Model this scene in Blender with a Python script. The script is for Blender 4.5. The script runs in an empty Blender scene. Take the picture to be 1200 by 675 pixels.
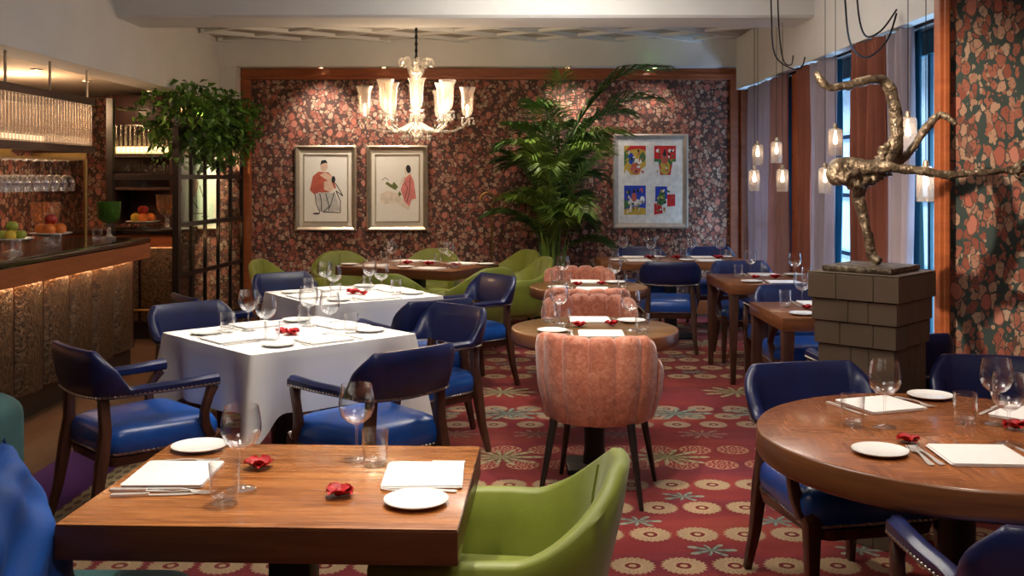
import bpy, bmesh, math, random
from mathutils import Vector, Matrix, noise as mnoise
R = math.radians
PI = math.pi
rnd = random.Random(7)
S = bpy.context.scene
COL = S.collection
EYE = 1.55
WALL_Y = 11.6

# ------------------------------------------------------------------ object helpers
LABELS = {}

def at(u, v, z):
    """photo pixel + known height -> point in the room"""
    y = 1200.0 * (EYE - z) / (v - 208.0)
    return Vector(((u - 600.0) * y / 1200.0, y, z))

def ad(u, v, y):
    """photo pixel + known distance -> point in the room"""
    return Vector(((u - 600.0) * y / 1200.0, y, EYE - (v - 208.0) * y / 1200.0))

def tag(o, label, cat, group=None, kind=None):
    if label in LABELS:
        print('DUPLICATE LABEL', label)
    LABELS[label] = o.name
    o['label'] = label
    o['category'] = cat
    if group:
        o['group'] = group
    if kind:
        o['kind'] = kind
    return o

def thing(name, label, cat, loc=(0, 0, 0), rz=0.0, group=None):
    o = bpy.data.objects.new(name, None)
    COL.objects.link(o)
    o.empty_display_size = 0.05
    o.location = loc
    o.rotation_euler = (0, 0, rz)
    return tag(o, label, cat, group)

def kids(o):
    return [c for c in bpy.data.objects if c.parent is o]

KIDS = {}
def link_child(o, parent):
    COL.objects.link(o)
    if parent is not None:
        o.parent = parent
        KIDS.setdefault(parent.name, []).append(o)

def dup(root, label=None, loc=None, rz=None, group=None):
    c = root.copy()
    COL.objects.link(c)
    if loc is not None:
        c.location = loc
    if rz is not None:
        c.rotation_euler = (0, 0, rz)
    if label:
        if label in LABELS:
            print('DUPLICATE LABEL', label)
        LABELS[label] = c.name
        c['label'] = label
    if group:
        c['group'] = group
    for ch in KIDS.get(root.name, []):
        d = ch.copy()
        link_child(d, c)
        for g in KIDS.get(ch.name, []):
            e = g.copy()
            link_child(e, d)
    return c

class MB:
    def __init__(self):
        self.v = []
        self.f = []
    def add(self, vs, fs, M=None):
        b = len(self.v)
        for p in vs:
            p = Vector(p)
            if M is not None:
                p = M @ p
            self.v.append(p)
        for f in fs:
            self.f.append([b + i for i in f])
        return self
    def box(self, x0, x1, y0, y1, z0, z1, M=None):
        vs = [(x0, y0, z0), (x1, y0, z0), (x1, y1, z0), (x0, y1, z0), (x0, y0, z1), (x1, y0, z1), (x1, y1, z1), (x0, y1, z1)]
        fs = [(0, 3, 2, 1), (4, 5, 6, 7), (0, 1, 5, 4), (1, 2, 6, 5), (2, 3, 7, 6), (3, 0, 4, 7)]
        return self.add(vs, fs, M)
    def loft(self, secs, closed_path=False, caps=True, M=None):
        n = len(secs[0])
        vs = [p for s in secs for p in s]
        fs = []
        m = len(secs)
        for i in range(m if closed_path else m - 1):
            j = (i + 1) % m
            for k in range(n):
                l = (k + 1) % n
                fs.append((i * n + k, i * n + l, j * n + l, j * n + k))
        if caps and not closed_path:
            fs.append(tuple(range(n - 1, -1, -1)))
            fs.append(tuple((m - 1) * n + k for k in range(n)))
        return self.add(vs, fs, M)
    def tube(self, pts, rad, n=8, M=None, square=False):
        pts = [Vector(p) for p in pts]
        if not isinstance(rad, (list, tuple)):
            rad = [rad] * len(pts)
        secs = []
        up = None
        for i, p in enumerate(pts):
            a = pts[max(0, i - 1)]
            b = pts[min(len(pts) - 1, i + 1)]
            t = (b - a).normalized()
            if up is None:
                ref = Vector((0, 1, 0)) if abs(t.y) < 0.9 else Vector((1, 0, 0))
                s = t.cross(ref).normalized()
            else:
                s = (up - t * up.dot(t)).normalized()
            up = s
            w = t.cross(s)
            r = rad[i]
            if square:
                q = [(1, 1), (-1, 1), (-1, -1), (1, -1)]
                secs.append([p + s * r * a_ + w * r * b_ for a_, b_ in q])
            else:
                secs.append([p + s * math.cos(2 * PI * k / n) * r + w * math.sin(2 * PI * k / n) * r for k in range(n)])
        return self.loft(secs, M=M)
    def lathe(self, prof, n=16, M=None, cap=True):
        vs, fs = [], []
        for r, z in prof:
            for k in range(n):
                a = 2 * PI * k / n
                vs.append((r * math.cos(a), r * math.sin(a), z))
        m = len(prof)
        for i in range(m - 1):
            for k in range(n):
                l = (k + 1) % n
                fs.append((i * n + k, i * n + l, (i + 1) * n + l, (i + 1) * n + k))
        if cap:
            fs.append(tuple(range(n - 1, -1, -1)))
            fs.append(tuple((m - 1) * n + k for k in range(n)))
        return self.add(vs, fs, M)
    def ball(self, c, r, n=8, sz=1.0, M=None):
        prof = [(max(1e-4, math.sin(PI * i / n) * r), -math.cos(PI * i / n) * r * sz) for i in range(n + 1)]
        T = Matrix.Translation(Vector(c))
        return self.lathe(prof, n + 2, (M @ T) if M is not None else T)
    def prism(self, poly, z0, z1, M=None):
        n = len(poly)
        vs = [(x, y, z0) for x, y in poly] + [(x, y, z1) for x, y in poly]
        fs = [tuple(range(n - 1, -1, -1)), tuple(range(n, 2 * n))]
        for k in range(n):
            l = (k + 1) % n
            fs.append((k, l, n + l, n + k))
        return self.add(vs, fs, M)
    def grid(self, rows, M=None):
        m, n = len(rows), len(rows[0])
        vs = [p for r in rows for p in r]
        fs = [(i * n + k, i * n + k + 1, (i + 1) * n + k + 1, (i + 1) * n + k) for i in range(m - 1) for k in range(n - 1)]
        return self.add(vs, fs, M)
    def mesh(self, name, bevel=0.0, seg=2, smooth=True, angle=35, recalc=True, weld=False):
        me = bpy.data.meshes.new(name)
        me.from_pydata([tuple(p) for p in self.v], [], self.f)
        bm = bmesh.new()
        bm.from_mesh(me)
        if weld:
            bmesh.ops.remove_doubles(bm, verts=bm.verts[:], dist=1e-4)
        if recalc:
            bmesh.ops.recalc_face_normals(bm, faces=bm.faces[:])
        if bevel > 0:
            ed = [e for e in bm.edges if len(e.link_faces) == 2 and e.calc_face_angle(0) > R(30)]
            bmesh.ops.bevel(bm, geom=ed, offset=bevel, segments=seg, profile=0.5, affect='EDGES', clamp_overlap=True)
        if smooth:
            for f in bm.faces:
                f.smooth = True
            for e in bm.edges:
                if len(e.link_faces) == 2 and e.calc_face_angle(0) > R(angle):
                    e.smooth = False
        bm.to_mesh(me)
        bm.free()
        return me
    def build(self, name, mat, parent=None, label=None, **kw):
        me = self.mesh(name, **kw)
        me.materials.append(mat)
        o = bpy.data.objects.new(name, me)
        link_child(o, parent)
        if label:
            o['label'] = label
        return o

def struct(name, mb, mat, **kw):
    kw.setdefault('smooth', False)
    o = mb.build(name, mat, None, **kw)
    o['kind'] = 'structure'
    return o

def box(x0, x1, y0, y1, z0, z1):
    return MB().box(x0, x1, y0, y1, z0, z1)

def rrect(w, d, r, n=6, z=0.0, sc=1.0):
    """rounded rectangle outline, half sizes w,d"""
    out = []
    for cx, cy, a0 in ((w - r, d - r, 0), (-w + r, d - r, 90), (-w + r, -d + r, 180), (w - r, -d + r, 270)):
        for k in range(n + 1):
            a = R(a0 + 90.0 * k / n)
            out.append(Vector(((cx + r * math.cos(a)) * sc, (cy + r * math.sin(a)) * sc, z)))
    return out

def sstep(a, b, x):
    t = min(1.0, max(0.0, (x - a) / (b - a)))
    return t * t * (3 - 2 * t)

# ------------------------------------------------------------------ material helpers
class NT:
    def __init__(self, name):
        self.m = bpy.data.materials.new(name)
        self.m.use_nodes = True
        self.t = self.m.node_tree
        self.t.nodes.clear()
        self.out = self.n('ShaderNodeOutputMaterial')
    def n(self, typ, **kw):
        x = self.t.nodes.new(typ)
        for k, v in kw.items():
            setattr(x, k, v)
        return x
    def put(self, sock, val):
        if val is None:
            return
        if hasattr(val, 'is_output'):
            self.t.links.new(val, sock)
        else:
            sock.default_value = val
    def M(self, op, a, b=None, c=None, clamp=False):
        x = self.n('ShaderNodeMath', operation=op, use_clamp=clamp)
        self.put(x.inputs[0], a)
        self.put(x.inputs[1], b)
        self.put(x.inputs[2], c)
        return x.outputs[0]
    def coord(self, which='Object'):
        return self.n('ShaderNodeTexCoord').outputs[which]
    def xyz(self, v):
        s = self.n('ShaderNodeSeparateXYZ')
        self.put(s.inputs[0], v)
        return s.outputs
    def comb(self, x, y, z):
        s = self.n('ShaderNodeCombineXYZ')
        for i, a in enumerate((x, y, z)):
            self.put(s.inputs[i], a)
        return s.outputs[0]
    def mapping(self, v, scale=(1, 1, 1), rot=(0, 0, 0), loc=(0, 0, 0)):
        s = self.n('ShaderNodeMapping')
        self.put(s.inputs['Vector'], v)
        s.inputs['Scale'].default_value = scale
        s.inputs['Rotation'].default_value = rot
        s.inputs['Location'].default_value = loc
        return s.outputs[0]
    def noise(self, v, scale=5.0, detail=3.0, rough=0.5, dist=0.0, color=False):
        s = self.n('ShaderNodeTexNoise')
        self.put(s.inputs['Vector'], v)
        s.inputs['Scale'].default_value = scale
        s.inputs['Detail'].default_value = detail
        s.inputs['Roughness'].default_value = rough
        s.inputs['Distortion'].default_value = dist
        return s.outputs['Color' if color else 'Fac']
    def ramp(self, fac, stops, interp='LINEAR'):
        s = self.n('ShaderNodeValToRGB')
        s.color_ramp.interpolation = interp
        el = s.color_ramp.elements
        while len(el) > 1:
            el.remove(el[-1])
        el[0].position = stops[0][0]
        el[0].color = (*stops[0][1], 1)
        for p, c in stops[1:]:
            e = el.new(p)
            e.color = (*c, 1)
        self.put(s.inputs[0], fac)
        return s.outputs[0]
    def mix(self, fac, a, b, blend='MIX'):
        s = self.n('ShaderNodeMix', data_type='RGBA', blend_type=blend)
        self.put(s.inputs['Factor'], fac)
        self.put(s.inputs[6], (*a, 1) if isinstance(a, tuple) and len(a) == 3 else a)
        self.put(s.inputs[7], (*b, 1) if isinstance(b, tuple) and len(b) == 3 else b)
        return s.outputs[2]
    def bump(self, h, strength=0.3, dist=0.01):
        s = self.n('ShaderNodeBump')
        s.inputs['Strength'].default_value = strength
        s.inputs['Distance'].default_value = dist
        self.put(s.inputs['Height'], h)
        return s.outputs[0]
    def bsdf(self, color, rough=0.5, metal=0.0, normal=None, spec=None, coat=0.0, coat_rough=0.1, sheen=0.0, trans=0.0, emit=None, emit_s=0.0, alpha=None, sss=0.0):
        s = self.n('ShaderNodeBsdfPrincipled')
        self.put(s.inputs['Base Color'], (*color, 1) if isinstance(color, tuple) and len(color) == 3 else color)
        self.put(s.inputs['Roughness'], rough)
        self.put(s.inputs['Metallic'], metal)
        if spec is not None:
            self.put(s.inputs['Specular IOR Level'], spec)
        if normal is not None:
            self.put(s.inputs['Normal'], normal)
        s.inputs['Coat Weight'].default_value = coat
        s.inputs['Coat Roughness'].default_value = coat_rough
        s.inputs['Sheen Weight'].default_value = sheen
        s.inputs['Transmission Weight'].default_value = trans
        if emit is not None:
            self.put(s.inputs['Emission Color'], (*emit, 1) if isinstance(emit, tuple) else emit)
            s.inputs['Emission Strength'].default_value = emit_s
        return s.outputs[0]
    def done(self, shader):
        self.t.links.new(shader, self.out.inputs['Surface'])
        return self.m

def simple(name, color, rough=0.5, metal=0.0, var=0.12, scale=18.0, bump=0.0, bscale=60.0, **kw):
    t = NT(name)
    co = t.coord()
    nz = t.noise(co, scale, 3.0)
    dark = tuple(c * (1 - var) for c in color)
    lite = tuple(min(1.0, c * (1 + var)) for c in color)
    col = t.ramp(nz, [(0.3, dark), (0.7, lite)])
    nrm = t.bump(t.noise(co, bscale, 2.0), bump, 0.004) if bump > 0 else None
    return t.done(t.bsdf(col, rough, metal, nrm, **kw))

def emissive(name, color, strength, base=(0.8, 0.8, 0.8)):
    t = NT(name)
    return t.done(t.bsdf(base, 0.5, emit=color, emit_s=strength))

def thin_glass(name, tint=(1, 1, 1), rough=0.02, base=0.04, gain=0.75, haze=0.0, haze_col=(0.9, 0.9, 0.9), edge=0.45):
    t = NT(name)
    lw = t.n('ShaderNodeLayerWeight')
    lw.inputs['Blend'].default_value = 0.28
    f = t.M('MULTIPLY_ADD', lw.outputs['Facing'], gain, base, clamp=True)
    tr = t.n('ShaderNodeBsdfTransparent')
    dk = t.M('POWER', lw.outputs['Facing'], 3.0)
    t.put(tr.inputs[0], t.mix(dk, tint, tuple(c * edge for c in tint)))
    gl = t.n('ShaderNodeBsdfGlossy')
    gl.inputs['Roughness'].default_value = rough
    gl.inputs['Color'].default_value = (0.95, 0.97, 1, 1)
    mx = t.n('ShaderNodeMixShader')
    t.put(mx.inputs[0], t.M('POWER', f, 1.6))
    t.t.links.new(tr.outputs[0], mx.inputs[1])
    t.t.links.new(gl.outputs[0], mx.inputs[2])
    res = mx.outputs[0]
    if haze > 0:
        tl = t.n('ShaderNodeBsdfTranslucent')
        tl.inputs[0].default_value = (*haze_col, 1)
        df = t.n('ShaderNodeBsdfDiffuse')
        df.inputs[0].default_value = (*haze_col, 1)
        ad_ = t.n('ShaderNodeMixShader')
        ad_.inputs[0].default_value = 0.5
        t.t.links.new(tl.outputs[0], ad_.inputs[1])
        t.t.links.new(df.outputs[0], ad_.inputs[2])
        m2 = t.n('ShaderNodeMixShader')
        m2.inputs[0].default_value = haze
        t.t.links.new(res, m2.inputs[1])
        t.t.links.new(ad_.outputs[0], m2.inputs[2])
        res = m2.outputs[0]
    return t.done(res)

# ------------------------------------------------------------------ materials
def wallpaper(name, scale=9.0, stretch=0.8, plane='xz', bg=(0.060, 0.032, 0.027), share=0.62, teal=False, gap=0.05, r_small=0.54):
    t = NT(name)
    co = t.coord('Object')
    x, y, z = t.xyz(co)
    p = t.comb(x, z, 0.0) if plane == 'xz' else t.comb(y, z, 0.0)
    wob = t.noise(p, 14.0, 2.0, color=True)
    sub = t.n('ShaderNodeVectorMath', operation='SUBTRACT')
    t.put(sub.inputs[0], wob)
    sub.inputs[1].default_value = (0.5, 0.5, 0.5)
    scl = t.n('ShaderNodeVectorMath', operation='SCALE')
    t.put(scl.inputs[0], sub.outputs[0])
    scl.inputs['Scale'].default_value = 0.045
    addv = t.n('ShaderNodeVectorMath', operation='ADD')
    t.put(addv.inputs[0], p)
    t.put(addv.inputs[1], scl.outputs[0])
    q = t.mapping(addv.outputs[0], scale=(1, stretch, 1))
    def layer(sc, off, rand=1.0):
        qq = t.mapping(q, loc=off)
        vd = t.n('ShaderNodeTexVoronoi', feature='DISTANCE_TO_EDGE')
        vc = t.n('ShaderNodeTexVoronoi', feature='F1')
        for v in (vd, vc):
            v.inputs['Scale'].default_value = sc
            v.inputs['Randomness'].default_value = rand
            t.put(v.inputs['Vector'], qq)
        return vd.outputs['Distance'], vc.outputs['Color'], vc.outputs['Distance']
    d1, c1, f1 = layer(scale, (0, 0, 0), 0.75)
    d2, c2, f2 = layer(scale * 2.0, (3.1, 1.7, 0))
    d3, c3, f3 = layer(scale * 3.3, (1.1, 4.7, 0))
    r1, r1b, _ = t.xyz(c1)
    r2, r2b, _ = t.xyz(c2)
    big = t.ramp(r1, [(0.0, (0.47, 0.15, 0.105)), (0.16, (0.54, 0.225, 0.165)), (0.30, (0.39, 0.13, 0.095)), (0.42, (0.51, 0.195, 0.14))], 'CONSTANT')
    small = t.ramp(r2, [(0.0, (0.46, 0.28, 0.195)), (0.22, (0.36, 0.135, 0.095)), (0.48, (0.40, 0.215, 0.15)), (0.64, (0.29, 0.095, 0.068)), (0.88, (0.50, 0.35, 0.255))], 'CONSTANT')
    tiny = t.ramp(t.xyz(c3)[0], [(0.0, (0.42, 0.28, 0.19)), (0.5, (0.30, 0.12, 0.085))], 'CONSTANT')
    vein = t.M('GREATER_THAN', t.noise(p, 60.0, 1.0), 0.60)
    small = t.mix(t.M('MULTIPLY', vein, 0.45), small, (0.12, 0.055, 0.04))
    isbig = t.M('MULTIPLY', t.M('LESS_THAN', f1, 0.40), t.M('LESS_THAN', r1, share))
    rim = t.M('MULTIPLY', isbig, t.M('GREATER_THAN', f1, 0.335))
    issm = t.M('MULTIPLY', t.M('MULTIPLY', t.M('LESS_THAN', f2, r_small), t.M('GREATER_THAN', d2, gap)), t.M('LESS_THAN', r2b, 0.88))
    isti = t.M('MULTIPLY', t.M('LESS_THAN', f3, 0.40), t.M('LESS_THAN', t.xyz(c3)[1], 0.55))
    bgc = t.mix(t.noise(p, 5.0), bg, tuple(c * 2.0 for c in bg))
    col = t.mix(isti, bgc, tiny)
    col = t.mix(issm, col, small)
    col = t.mix(isbig, col, big)
    col = t.mix(t.M('MULTIPLY', rim, 0.75), col, bg)
    return t.done(t.bsdf(col, 0.62, spec=0.25))

def wood(name, c0, c1, rough=0.35, scale=(2.2, 26.0, 26.0), rot=0.0, coat=0.25, cross=False, radial=False, spec=0.4):
    t = NT(name)
    co = t.coord()
    if radial:          # parquet squares: the grain turns in every other square
        x, y, z = t.xyz(co)
        fx = t.M('FLOOR', t.M('DIVIDE', t.M('ADD', x, 5.0), 0.155))
        fy = t.M('FLOOR', t.M('DIVIDE', t.M('ADD', y, 5.0), 0.155))
        par = t.M('MODULO', t.M('ADD', fx, fy), 2.0)
        inv = t.M('SUBTRACT', 1.0, par)
        lx = t.M('ADD', t.M('MULTIPLY', x, par), t.M('MULTIPLY', y, inv))
        ly = t.M('ADD', t.M('MULTIPLY', y, par), t.M('MULTIPLY', x, inv))
        co = t.comb(lx, t.M('ADD', ly, t.M('MULTIPLY', par, 3.7)), z)
    v = t.mapping(co, scale=scale, rot=(0, 0, rot))
    n1 = t.noise(v, 1.0, 5.0, 0.6, 0.6)
    n2 = t.noise(t.mapping(co, scale=tuple(s * 4 for s in scale), rot=(0, 0, rot)), 1.0, 3.0)
    mixf = t.M('ADD', t.M('MULTIPLY', n1, 0.75), t.M('MULTIPLY', n2, 0.25))
    col = t.ramp(mixf, [(0.36, c0), (0.62, c1)])
    if radial:
        x, y, z = t.xyz(t.coord())
        rr = t.M('SQRT', t.M('ADD', t.M('MULTIPLY', x, x), t.M('MULTIPLY', y, y)))
        edge = t.M('GREATER_THAN', rr, radial)
        col = t.mix(t.M('MULTIPLY', edge, 0.35), col, c0)
    r = t.M('MULTIPLY_ADD', n2, 0.15, rough - 0.06)
    return t.done(t.bsdf(col, r, normal=t.bump(n2, 0.06, 0.002), coat=coat, coat_rough=0.12, spec=spec))

MAT = {}
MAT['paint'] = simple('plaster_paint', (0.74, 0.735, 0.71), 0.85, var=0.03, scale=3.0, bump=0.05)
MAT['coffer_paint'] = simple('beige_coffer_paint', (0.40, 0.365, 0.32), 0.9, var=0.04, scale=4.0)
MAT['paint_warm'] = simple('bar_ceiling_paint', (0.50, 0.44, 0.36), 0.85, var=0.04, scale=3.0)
MAT['wallpaper'] = wallpaper('floral_wallpaper', 10.0, 0.9)
MAT['wallpaper_pier'] = wallpaper('floral_wallpaper_teal', 13.0, 0.56, bg=(0.036, 0.050, 0.047), share=0.55, gap=0.05, r_small=0.60)
MAT['wallpaper_side'] = wallpaper('floral_wallpaper_side', 8.5, 0.9, plane='yz')
MAT['orange_wood'] = wood('orange_stained_trim', (0.26, 0.068, 0.022), (0.38, 0.105, 0.034), 0.4, (3, 3, 20.0))
MAT['dark_red_wood'] = wood('dark_red_panelling', (0.035, 0.010, 0.007), (0.065, 0.018, 0.011), 0.45, (20, 20, 2.0))
MAT['table_wood'] = wood('amber_table_veneer', (0.20, 0.062, 0.015), (0.50, 0.190, 0.052), 0.25, (2.0, 22.0, 20.0), R(-38), 0.35)
MAT['table_edge'] = wood('dark_table_edge', (0.075, 0.022, 0.009), (0.13, 0.040, 0.015), 0.35, (2.5, 2.5, 30.0))
MAT['round_wood'] = wood('round_table_marquetry', (0.19, 0.058, 0.017), (0.38, 0.130, 0.040), 0.24, (3.0, 34.0, 20.0), 0.5, 0.35, radial=0.525)
MAT['round_edge'] = wood('round_table_edge', (0.13, 0.045, 0.016), (0.22, 0.080, 0.028), 0.32, (2.0, 2.0, 30.0))
MAT['mid_wood'] = wood('brown_table_veneer', (0.15, 0.052, 0.018), (0.27, 0.10, 0.036), 0.28, (3.0, 26.0, 20.0), 0.3, 0.3)
MAT['bronze_top'] = wood('olive_brown_table_veneer', (0.13, 0.062, 0.020), (0.21, 0.105, 0.036), 0.3, (3.0, 22.0, 20.0), 0.9, 0.3)
MAT['chair_wood'] = wood('walnut_chair_legs', (0.045, 0.017, 0.010), (0.095, 0.036, 0.020), 0.35, (20, 20, 2.5))
MAT['black_wood'] = wood('black_stained_legs', (0.009, 0.006, 0.006), (0.018, 0.012, 0.010), 0.35, (20, 20, 2.5))
MAT['black_metal'] = simple('black_powder_coat', (0.010, 0.010, 0.011), 0.45, 0.3)
MAT['bar_top'] = simple('dark_polished_bar_top', (0.018, 0.011, 0.008), 0.12, var=0.3, scale=9.0, coat=0.5)
MAT['floor_wood'] = wood('dark_floorboards', (0.060, 0.028, 0.014), (0.11, 0.050, 0.024), 0.5, (14, 1.5, 20.0))
MAT['navy_leather'] = simple('navy_leather', (0.010, 0.017, 0.085), 0.34, var=0.25, scale=12.0, bump=0.12, bscale=220.0, spec=0.5, coat=0.15)
MAT['blue_leather'] = simple('bright_blue_leather', (0.008, 0.075, 0.36), 0.28, var=0.2, scale=10.0, bump=0.10, bscale=220.0, spec=0.55, coat=0.2)
MAT['nail'] = simple('pewter_nails', (0.42, 0.38, 0.33), 0.3, 1.0)
MAT['green_velvet'] = simple('lime_green_leather', (0.205, 0.245, 0.026), 0.48, var=0.12, scale=8.0, bump=0.08, bscale=160.0, sheen=0.2)
MAT['teal_velvet'] = simple('teal_velvet', (0.012, 0.075, 0.078), 0.75, var=0.2, scale=8.0, bump=0.1, bscale=200.0, sheen=0.03)
MAT['blue_velvet'] = simple('royal_blue_velvet', (0.004, 0.055, 0.27), 0.6, var=0.25, scale=7.0, bump=0.1, bscale=200.0, sheen=0.02, spec=0.3)
MAT['linen'] = simple('white_tablecloth_linen', (0.80, 0.79, 0.78), 0.8, var=0.02, scale=6.0, bump=0.06, bscale=300.0)
MAT['napkin'] = simple('white_napkin_linen', (0.82, 0.80, 0.78), 0.8, var=0.02, scale=20.0, bump=0.12, bscale=400.0)
MAT['china'] = simple('white_china', (0.83, 0.82, 0.80), 0.12, var=0.01)
MAT['steel'] = simple('polished_steel', (0.82, 0.80, 0.77), 0.34, 0.6, var=0.04)
MAT['brass'] = simple('aged_brass', (0.42, 0.26, 0.09), 0.35, 1.0, var=0.15)
MAT['petal'] = simple('red_rose_petal', (0.42, 0.004, 0.008), 0.55, var=0.25, scale=60.0)
MAT['glass'] = thin_glass('clear_thin_glass', base=0.08, gain=1.0, edge=0.75)
MAT['glass_base'] = thin_glass('thick_clear_glass_base', (0.93, 0.93, 0.92), 0.03, 0.22, 0.7)
MAT['crystal'] = thin_glass('crystal_glass', (0.97, 0.96, 0.94), 0.06, 0.22, 0.8, 0.10, (1.0, 0.92, 0.8))
MAT['shade_glass'] = thin_glass('frosted_shade_glass', (1, 0.97, 0.93), 0.15, 0.10, 0.6, 0.17, (1.0, 0.90, 0.82))
MAT['green_glass'] = thin_glass('green_glass', (0.20, 0.42, 0.10), 0.03, 0.08, 0.6, 0.25, (0.16, 0.34, 0.06))
MAT['amber_glass'] = thin_glass('amber_glass', (0.98, 0.80, 0.66), 0.05, 0.12, 0.7, 0.08, (0.85, 0.6, 0.42))
MAT['partition_glass'] = thin_glass('partition_glass', (0.92, 0.95, 0.90), 0.02, 0.05, 0.5)
MAT['pane'] = thin_glass('window_pane_glass', (0.86, 0.93, 1.0), 0.03, 0.06, 0.5, 0.25, (0.75, 0.88, 1.0))
MAT['teal_paint'] = simple('teal_window_paint', (0.045, 0.185, 0.27), 0.4, var=0.1)
MAT['silver_frame'] = simple('champagne_frame', (0.50, 0.41, 0.30), 0.35, 0.75, var=0.1)
MAT['pale_frame'] = simple('pale_grey_frame', (0.45, 0.37, 0.30), 0.5, 0.2, var=0.1)
MAT['mat_board'] = simple('cream_mat_board', (0.80, 0.75, 0.64), 0.85, var=0.02)
MAT['paper'] = simple('print_paper', (0.84, 0.80, 0.72), 0.85, var=0.02)
MAT['green_paper'] = simple('pale_green_paper', (0.62, 0.74, 0.60), 0.85, var=0.02)
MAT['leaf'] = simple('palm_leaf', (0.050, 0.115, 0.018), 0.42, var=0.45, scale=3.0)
MAT['leaf_light'] = simple('pale_palm_leaf', (0.17, 0.28, 0.045), 0.42, var=0.35, scale=3.0)
MAT['ivy'] = simple('trailing_vine_leaf', (0.075, 0.175, 0.022), 0.35, var=0.75, scale=9.0)
MAT['stem'] = simple('green_stem', (0.09, 0.14, 0.03), 0.6, var=0.3)
MAT['soil'] = simple('dark_soil', (0.02, 0.014, 0.010), 0.95, var=0.4)
MAT['teal_pot'] = simple('teal_glazed_pot', (0.05, 0.16, 0.13), 0.3, var=0.2)
MAT['lilac_drape'] = simple('lilac_curtain', (0.40, 0.335, 0.42), 0.8, var=0.05, scale=5.0, sheen=0.3)
MAT['rose_drape'] = simple('dusty_rose_curtain', (0.40, 0.215, 0.20), 0.8, var=0.06, scale=5.0, sheen=0.3)
MAT['terracotta_drape'] = simple('terracotta_curtain', (0.26, 0.085, 0.055), 0.8, var=0.08, scale=5.0, sheen=0.2)
MAT['blue_drape'] = simple('slate_blue_curtain', (0.05, 0.09, 0.16), 0.8, var=0.08, scale=5.0)
MAT['bulb'] = emissive('warm_bulb', (1.0, 0.78, 0.58), 7.0)
MAT['pendant_bulb'] = emissive('pendant_bulb', (1.0, 0.78, 0.55), 7.0)
MAT['down_lamp'] = emissive('downlight_lamp', (1.0, 0.78, 0.52), 10.0)
MAT['strip'] = emissive('under_counter_strip_light', (1.0, 0.60, 0.28), 34.0)
MAT['apple_green'] = simple('green_apple_skin', (0.34, 0.40, 0.05), 0.35, var=0.25)
MAT['apple_red'] = simple('red_apple_skin', (0.42, 0.03, 0.02), 0.3, var=0.35, scale=30.0)
MAT['orange'] = simple('orange_peel', (0.75, 0.20, 0.03), 0.45, var=0.1, bump=0.2, bscale=220.0)
MAT['lemon'] = simple('lemon_peel', (0.72, 0.50, 0.05), 0.45, var=0.1)
MAT['coat_red'] = simple('print_brick_red', (0.50, 0.11, 0.07), 0.85)
MAT['ink'] = simple('print_black_ink', (0.02, 0.02, 0.025), 0.85)
MAT['skin_ink'] = simple('print_skin_wash', (0.72, 0.50, 0.38), 0.85)
MAT['grey_wash'] = simple('print_grey_wash', (0.55, 0.53, 0.50), 0.85)
MAT['olive_ink'] = simple('print_olive', (0.15, 0.17, 0.05), 0.85)
MAT['pink_ink'] = simple('print_coral', (0.68, 0.22, 0.20), 0.85)
MAT['print_red'] = simple('print_scarlet', (0.58, 0.02, 0.02), 0.8)
MAT['print_blue'] = simple('print_cobalt', (0.02, 0.05, 0.42), 0.8)
MAT['print_green'] = simple('print_moss', (0.06, 0.16, 0.05), 0.8)
MAT['print_yellow'] = simple('print_ochre', (0.55, 0.36, 0.05), 0.8)
MAT['print_white'] = simple('print_white', (0.78, 0.74, 0.68), 0.8)

def pedestal_mat():
    t = NT('khaki_tile_cladding')
    nz = t.noise(t.coord(), 3.0)
    col = t.ramp(nz, [(0.3, (0.135, 0.098, 0.066)), (0.7, (0.175, 0.128, 0.088))])
    return t.done(t.bsdf(col, 0.5, 0.25))
MAT['khaki'] = pedestal_mat()

def bronze_mat():
    t = NT('patinated_bronze')
    co = t.coord()
    nz = t.noise(co, 22.0, 4.0, 0.65)
    col = t.ramp(nz, [(0.30, (0.05, 0.038, 0.028)), (0.52, (0.17, 0.125, 0.082)), (0.70, (0.48, 0.40, 0.28))])
    return t.done(t.bsdf(col, 0.38, 0.6, t.bump(nz, 0.9, 0.02)))
MAT['bronze'] = bronze_mat()

def pink_mat():
    t = NT('salmon_crushed_velvet')
    co = t.coord()
    nz = t.noise(co, 34.0, 4.0, 0.7, 0.8)
    lo = t.noise(co, 5.0, 2.0)
    f = t.M('ADD', t.M('MULTIPLY', nz, 0.7), t.M('MULTIPLY', lo, 0.3))
    col = t.ramp(f, [(0.36, (0.33, 0.085, 0.042)), (0.5, (0.54, 0.175, 0.098)), (0.64, (0.68, 0.30, 0.19))])
    return t.done(t.bsdf(col, 0.55, normal=t.bump(nz, 0.25, 0.006), sheen=0.5))
MAT['pink'] = pink_mat()

def hammered_mat():
    t = NT('hammered_bronze_panel')
    co = t.coord()
    nz = t.noise(co, 42.0, 3.0, 0.6, 0.4)
    col = t.ramp(nz, [(0.36, (0.05, 0.029, 0.017)), (0.66, (0.19, 0.112, 0.06))])
    return t.done(t.bsdf(col, 0.38, 0.55, t.bump(nz, 0.8, 0.012)))
MAT['hammered'] = hammered_mat()

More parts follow.
